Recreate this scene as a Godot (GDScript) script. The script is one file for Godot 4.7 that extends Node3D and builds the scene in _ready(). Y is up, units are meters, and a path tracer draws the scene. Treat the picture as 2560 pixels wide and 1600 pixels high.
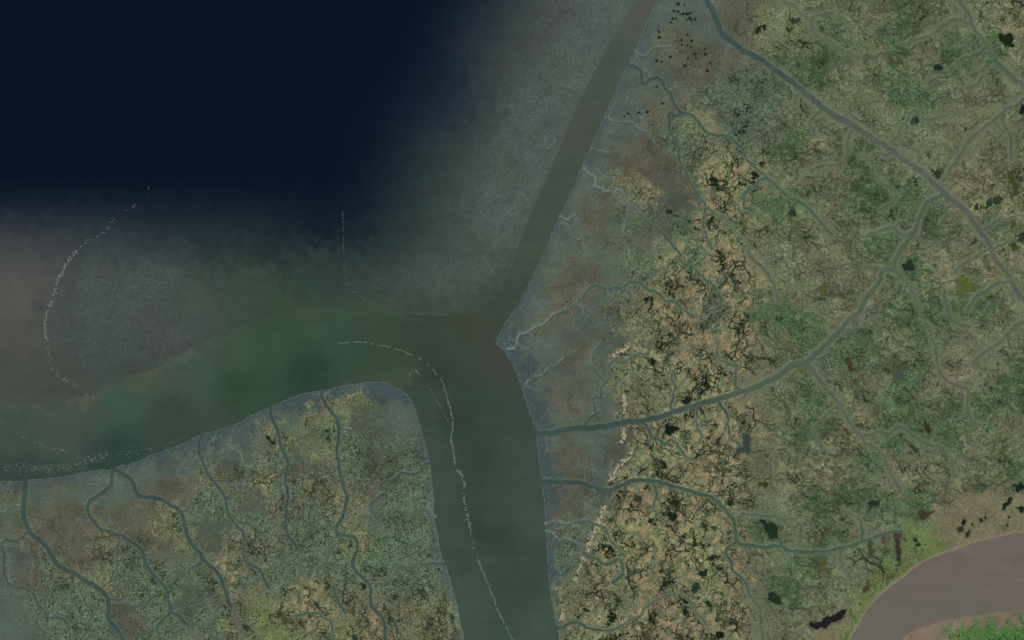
extends Node3D
# A tidal estuary seen from high above: one metre on the ground per survey unit. The survey maps below are in
# metres east (x) and south (y) of the north-west corner of the surveyed ground; world = (x - 1280, height, y - 800).

const FW := 2048          # samples of the ground survey, east-west
const FH := 1366          # and north-south
const STEP := 1.40625     # metres between two samples
const EDGE := 160.0       # metres surveyed beyond the frame on every side
const MW := 1024          # cells of the ground mesh
const MH := 682
const CHUNKS := 64
const POOL := 0.32        # level of the marsh pools above the tide
const GAIN := Vector3(0.96, 1.0, 1.1)   # sunlight and skylight that a level white sheet sends back

# kinds of ground: red, green, blue as seen in daylight, share of wet hollows, unevenness, width of the smooth levee beside creeks, shrubs
const GROUND := {
	"m": [84, 97, 89, 0.12, 0.3, 4, 0.0], "o": [91, 94, 80, 0.34, 0.4, 4, 0.0], "k": [76, 86, 76, 0.2, 0.25, 4, 0.1],
	"s": [68, 83, 85, 0.05, 0.5, 4, 0.0], "t": [142, 135, 103, 0.8, 0.55, 5, 0.15], "y": [110, 114, 87, 0.6, 0.95, 4, 0.3],
	"g": [89, 105, 85, 0.5, 1.0, 4, 0.4], "e": [104, 111, 87, 0.55, 0.7, 11, 0.08], "d": [76, 98, 70, 0.6, 0.8, 9, 0.35],
	"f": [98, 116, 72, 0.28, 0.55, 8, 0.2], "h": [118, 116, 90, 0.05, 0.45, 6, 0.0], "p": [128, 113, 101, 0.0, 0.2, 4, 0.0],
	"r": [120, 120, 93, 0.85, 0.6, 8, 0.08], "v": [78, 118, 62, 0.0, 0.7, 4, 0.6], "n": [85, 98, 94, 0.42, 0.5, 5, 0.0], "u": [84, 95, 94, 0.25, 0.6, 4, 0.0],
}
const GROUND_AT := {
	"m": "1600,60 1660,30 1560,260 1540,330 1500,400 1480,470 1440,560 1400,640 1340,760 1300,830 1350,870 1380,850 1420,950 1500,640 1540,560 1600,140 1680,205 1400,925 1460,830 1505,880 1380,1000 1515,1010 1470,1100 1500,1110 1380,1110 1700,15 1745,60 1790,100 1545,700 1520,745 1470,780 1500,1160 1580,300 100,1240 180,1225 20,1300 50,1420 30,1570 230,1222 300,1225 395,1180 450,1150 610,1110 990,1020 1000,1065 560,1125 935,1290 720,1060 10,1380 -80,1350 -80,1550 340,1200 645,1085 20,1500 1000,1090",
	"o": "1700,100 1720,165 1780,135 1850,30 1560,380 1620,400 1650,430 1500,560 1520,620 1450,660 1440,720 1400,775 1360,820 1460,870 1440,920 1420,1010 1400,970 1420,1130 1440,1160 1390,1150 1420,1260 1400,1280 1390,1320 1640,560 1560,700 1540,520 1700,455 1660,300 1690,215 1760,185 1820,145 1480,520 1600,620 1470,700 1840,60 150,1222 45,1240 120,1300 40,1330 160,1310 200,1400 190,1350 400,1230 450,1230 620,1230 760,1150 780,1120 310,1310 60,1440 330,1560 430,1390 920,1225 200,1270 350,1260",
	"k": "1680,500 1660,470 1570,1130 1500,1230 1520,1130 1780,285 640,1250 940,1150 505,1330 560,1160 900,1040 470,1480 300,1550 745,1160 1650,530 1540,860 1535,800",
	"s": "1250,850 1290,920 1315,1000 1335,1050 1365,1120 1370,1170 1375,1240 1378,1330 700,1010 760,1000 850,980 960,970 620,1060 540,1095 1385,1430 1000,985 420,1140 1290,840",
	"t": "1800,460 1850,480 1780,560 1830,620 1720,700 1800,680 1700,640 1630,480 1770,430 1760,300 1880,560 1660,740 1690,800 1650,900 1590,870 1780,860 1760,940 1830,930 1600,1100 1720,1050 1700,1120 1770,1080 1650,1160 1580,1200 1800,1150 1690,1250 1600,1280 1560,1320 1620,1340 1540,1380 1700,1360 1780,1300 1790,1400 1520,1400 1600,1400 1480,1440 1650,1450 1700,1500 1780,1460 1820,1520 1600,1560 1560,1590 1660,1590 1750,1580 1480,1560 1850,1400 1830,1220 1750,1190 1870,450 1860,660 1890,720 1850,760 1840,830 1870,880 1850,1050 1560,1210 1500,1660 1600,1680 1700,1700 1800,1680 720,1510 800,1540 780,1500 910,1580 655,1200 570,1440",
	"y": "1560,470 1590,490 1560,800 1600,780 1640,840 1540,760 1590,960 1560,1000 1620,980 1560,930 1440,1500 1460,1560 1560,1490 1900,60 1740,310 1420,1480 880,1000 790,1040 760,1210 250,1360 430,1290 180,1440 460,1340 700,1090 650,1080 830,1010 810,1130 540,1200 240,1470 690,1270 900,1260 1120,1540 1060,1590 1110,1500 830,1500 860,1540 900,1490 900,1350 860,1230 1000,1565 1040,1570 620,1360 885,1010 700,1500 800,1660 1000,1680 650,1510 690,1570 620,1570 720,1590 660,1680",
	"g": "1860,200 1820,220 1780,250 1900,250 1880,320 1860,570 1560,740 1690,340 1720,420 1700,560 1790,790 1640,520 1590,660 1720,640 1560,560 1850,300 700,1250 760,1300 800,1180 830,1100 880,1200 960,1300 1040,1250 1060,1350 1000,1450 700,1450 600,1450 640,1310 420,1480 480,1440 350,1500 380,1570 540,1250 880,1440 1090,1470 1050,1110 980,1130 770,1380 690,1180 960,1380 1030,1290 930,1180 620,1180 590,1280 440,1440 520,1460 1000,1200 1450,1420 330,1420 1410,1400 1440,1350 500,1560 900,1120 150,1490 260,1560 200,1470 230,1520 120,1420 160,1570",
	"e": "2000,100 2000,250 2050,350 2100,200 2200,50 2200,150 2200,280 2300,200 2350,300 2450,60 2400,250 2000,420 2100,450 2150,550 2050,620 2000,560 1950,640 2250,420 2400,380 2480,250 2300,120 2200,700 2300,600 2400,580 2000,750 1950,850 2100,780 2250,850 2400,850 2500,900 2550,750 1920,1000 2000,1050 2100,980 2200,950 2300,1000 2450,950 1950,1150 2050,1150 2150,1200 2300,1150 2450,1100 2550,1050 1950,1250 2100,1300 2250,1210 2380,1230 2000,1320 1900,1400 2050,1450 1950,1550 2100,1420 1890,1250 2480,1180 2000,1590 1890,900 1960,40 2300,20 2550,350 2550,150 1930,330 1940,480 1960,1650 2650,400 2650,800 2300,-80 2600,1100 1900,1150 1900,1500 2150,1320 2200,1300 2130,1400 2110,1480 2160,1440",
	"d": "2250,50 2280,20 2060,130 2270,230 2300,240 2190,500 2150,520 2230,610 2260,680 2050,1010 2020,1080 2260,960 2280,1000 2350,1090 2520,950 2540,1000 2200,1265 2060,1270 1930,1325 1960,1480 2300,1245 2450,1210 2530,1195 2170,430 1890,750 1920,790 2340,560 2480,125 2150,430 1980,360 1990,200 2030,180 2240,120 2380,130 2270,510 2330,470 2480,560 2130,1240 1900,520 1960,500 2000,830 1960,790 2280,820 2350,800 2420,1040 2180,1160 2100,1330 2050,1400 2140,890 2250,1090 2460,730",
	"f": "2130,1585 2165,1540 2210,1497 2260,1457 2310,1417 2370,1392 2260,1400 2240,1430 2300,1370 2180,1470 2340,1340 650,1530 700,1590",
	"h": "2380,1290 2430,1330 2470,1260 2360,1340 2410,1230 2460,1230 2500,1270 2420,1260 2450,1310 2400,1350 2350,1310 2500,1230 2540,1320 2110,1560 2070,1595 2550,1290 2440,1280 2600,1300 2040,1640",
	"p": "2330,1585 2300,1595 2400,1555 2500,1542 2560,1535 2620,1535 2290,1640 2360,1620",
	"r": "2540,520 2450,520 2520,650 2420,470 2330,460 2520,60 2540,130 2480,700 2380,690 2300,1190 2250,1190 2130,1080 2060,1180 1960,1190 2400,940",
	"v": "2460,1590 2520,1580 2430,1605 2555,1565 2620,1570 2480,1640 2560,1620 2400,1590",
	"n": "1450,60 1300,300 1150,450 1150,650 1000,700 1000,450 1250,150 1350,350 1250,500 1300,-80 1500,40",
	"u": "250,800 100,600 300,600 450,820 600,680 150,900 60,800 500,300 700,720 -80,800",
}
# the colour of the water and how deep its bed lies: x,y,red,green,blue,depth
const RIVER_AT := "1600,40,79.5,87,79,4 1540,150,73.5,85,75,4 1450,330,73.5,83,75,4 1400,480,69.5,81,71,4 1330,600,69.5,81,71,4 1230,780,63.5,75,65,4 1150,900,58.5,71,61,4 1060,850,57.5,71,61,4 1200,1050,55.5,75,63,4 1300,1150,61.5,77,69,4 1330,1300,63.5,81,73,4 1230,1300,59.5,79,69,4 1250,1560,59.5,81,69,4 1350,1550,65.5,83,75,4 1180,1560,63.5,81,73,4 1170,1400,59.5,77,67,4 1200,1310,49.5,65,57,4 1050,1020,55.5,71,61,4 1240,900,63.5,71,63,4 900,880,52.5,77,63,4 700,850,57.5,81,65,4 600,960,49.5,71,57,4 780,920,46.5,67,56,4 980,900,55.5,73,59,4 500,930,63.5,85,73,4 300,1000,60.5,86,75,4 420,1060,57.5,73,65,4 150,1060,68.5,82,75,4 60,950,82.5,90,85,3 40,750,95.5,92,87,2.6 -80,800,95.5,92,87,2.6 30,1100,62.5,82,73,4 300,1140,46.5,70,63,4 60,1190,54.5,72,65,4 -80,1150,56.5,76,69,4 250,780,83.5,89,93,0.75 200,860,83.5,87,91,0.7 450,850,85.5,91,87,0.8 600,690,63.5,81,65,2 700,740,57.5,77,61,3 140,900,91.5,89,81,1.6 200,960,86.5,90,79,2 330,930,80.5,86,73,1.4 780,700,49.5,69,59,3 760,780,59.5,79,65,3.5 930,790,61.5,77,65,3.5 1250,300,87.5,95,87,0.2 2350,1480,106,101,95,4 2500,1420,109,102,97,4 2400,1540,100,100,90,4 2560,1380,112,104,99,4 2250,1540,106,102,94,4 2650,1450,108,102,96,4 1070,1020,65.5,79,68,4 1085,1110,63.5,79,69,4 1110,1230,63.5,80,70,4 1135,1330,64.5,81,71,4 1170,1470,65.5,82,72,4 1000,945,63.5,78,63,3 960,925,61.5,77,63,3 1160,1050,51.5,67,59,4 1200,1180,53.5,72,63,4 1240,1330,51.5,69,61,4 1290,1480,55.5,74,65,4 1090,930,49.5,65,56,4 1120,1040,53.5,68,59,4 840,830,55.5,79,65,4 600,900,61.5,83,69,4 1180,820,61.5,69,59,4 985,935,67,81.5,66,3"
const SEA_AT := "1230,780,62,74.5,64,4 1150,900,57,70.5,60,4 1060,850,56,70.5,60,4 1200,1050,54,74.5,62,4 1050,1020,54,70.5,60,4 1240,900,62,70.5,62,4 900,880,51,76.5,62,4 700,850,58,82.5,65,4 600,960,50,72.5,57,4 780,920,47,68.5,56,4 980,900,54,72.5,58,4 500,930,64,86.5,73,4 300,1000,65,84.5,74,4 420,1060,56,72.5,64,4 150,1060,68,78.5,75,4 60,950,75,82.5,76,3 40,750,89,89.5,87,2.6 -80,800,89,89.5,87,2.6 250,780,79,87.5,86,0.3 200,860,79,87.5,86,0.3 330,700,77,87,86,0.3 450,850,79,87.5,86,0.3 600,690,64,85,68,2 700,740,58,81,64,3 500,740,78,95,82,1.3 140,900,75,82.5,76,1.6 200,960,75,82.5,76,2 330,930,75,82.5,76,1.4 780,700,50,73,62,3 100,600,79,82,85,1.6 60,640,85,88,87,2 300,620,70,80,84,0.9 600,580,48,66,66,1.8 760,780,60,80.5,65,3.5 930,790,60,76.5,64,3.5 1000,740,74,88,78,0.5 1100,700,80,94,84,0.25 1200,690,80,92,82,0.2 1000,560,64,80,74,0.5 1150,450,71,88,80,0.3 1300,150,87,96,90,0.2 1450,60,93,100,93,0.1 1400,250,85,96,89,0.1 1250,500,84,96,86,0.15 1100,200,57,70,78,1 1200,100,81,88,88,0.3 1350,420,87,98,92,0.12 1280,560,88,98,88,0.12 1050,600,70,86,78,0.35 950,650,62,80,72,0.6 250,945,76,87.5,86,0.3 330,885,76,87.5,86,0.3 420,845,79,87.5,86,0.3 220,720,77,87,86,0.3 160,780,79,87.5,86,0.3 140,840,79,87.5,86,0.3 350,760,79,87.5,86,0.3 270,670,77,87,86,0.3 400,690,77,87,86,0.3 650,640,42,60,56,2.5 740,680,46,67,60,2.8 560,640,52,70,64,1.8 800,560,26,42,48,3 100,850,89,88.5,83,2 90,730,87,88,85,2 120,930,75,82.5,76,2 900,650,54,70,68,0.6 960,700,64,80,74,0.45 1050,680,74,89,81,0.3 880,600,38,54,57,0.9 450,650,66,79,79,0.6 550,700,68,85,78,0.9 600,640,54,69,67,0.9 500,590,54,68,70,0.7 660,700,64,82,73,1.3 400,600,60,72,75,0.6 480,790,78,89.5,83,0.8 760,700,54,73,66,1.6 840,690,54,73,68,1.2 700,600,40,56,58,1.2"
const NAVY := [7, 20, 36]

# shores
const ARM_WEST := "1685,-170 1587,0 1550,60 1505,140 1467,215 1430,295 1385,400 1356,470 1327,530 1303,590 1280,655 1256,705 1240,745"
const ARM_EAST := "1740,-170 1645,0 1621,50 1592,122 1568,163 1534,242 1512,290 1478,370 1460,404 1436,465 1401,540 1383,580 1367,620 1338,680 1298,760 1272,795 1250,835 1240,856"
const SEA_EDGE := "1200,780 1100,790 1000,785 930,765 870,750 760,765 640,810 500,865 380,925 230,985 130,1010 0,1015 -170,1015"
const SOUTH_SHORE := "-170,1210 0,1204 50,1204 74,1200 114,1198 169,1191 225,1180 259,1173 270,1176 285,1172 296,1166 331,1159 376,1141 418,1125 460,1108 503,1089 545,1076 593,1060 635,1036 674,1019 719,999 758,985 801,979 809,977 864,965 904,958 944,956 973,960 994,970 1010,982 1026,999 1036,1016 1047,1048 1057,1085 1068,1125 1073,1154 1079,1186 1083,1244 1084,1287 1092,1332 1102,1385 1118,1427 1129,1465 1142,1517 1153,1570 1159,1600 1185,1770"
const EAST_SHORE := "1425,1770 1401,1600 1393,1570 1388,1549 1378,1491 1370,1412 1367,1332 1362,1266 1356,1213 1351,1170 1343,1110 1345,1092 1352,1084 1349,1076 1343,1072 1333,1054 1322,1022 1309,982 1293,937 1269,887 1240,856"
const MUDDY_NORTH := "2055,1770 2100,1650 2123,1600 2147,1561 2173,1516 2206,1483 2251,1448 2298,1412 2346,1388 2391,1373 2450,1352 2510,1339 2536,1333 2570,1333 2740,1320"
const MUDDY_SOUTH := "2740,1505 2560,1523 2495,1529 2435,1537 2376,1546 2316,1561 2280,1576 2257,1590 2251,1600 2230,1650 2215,1770"
const MUDFLAT_EAST := "1740,-170 1880,-170 1870,60 1830,100 1850,150 1790,190 1740,230 1700,280 1680,330 1700,410 1690,520 1650,560 1610,590 1620,640 1570,690 1540,740 1530,800 1545,880 1540,960 1528,1040 1545,1060 1570,1120 1560,1150 1520,1200 1500,1270 1450,1310 1410,1340 1395,1450 1400,1600 1300,1600 1100,900"
const FORESHORE := "2030,1770 2030,1600 2070,1540 2110,1480 2120,1400 2160,1350 2260,1300 2320,1270 2400,1240 2470,1200 2740,1120 2740,1400 2300,1500"

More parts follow.
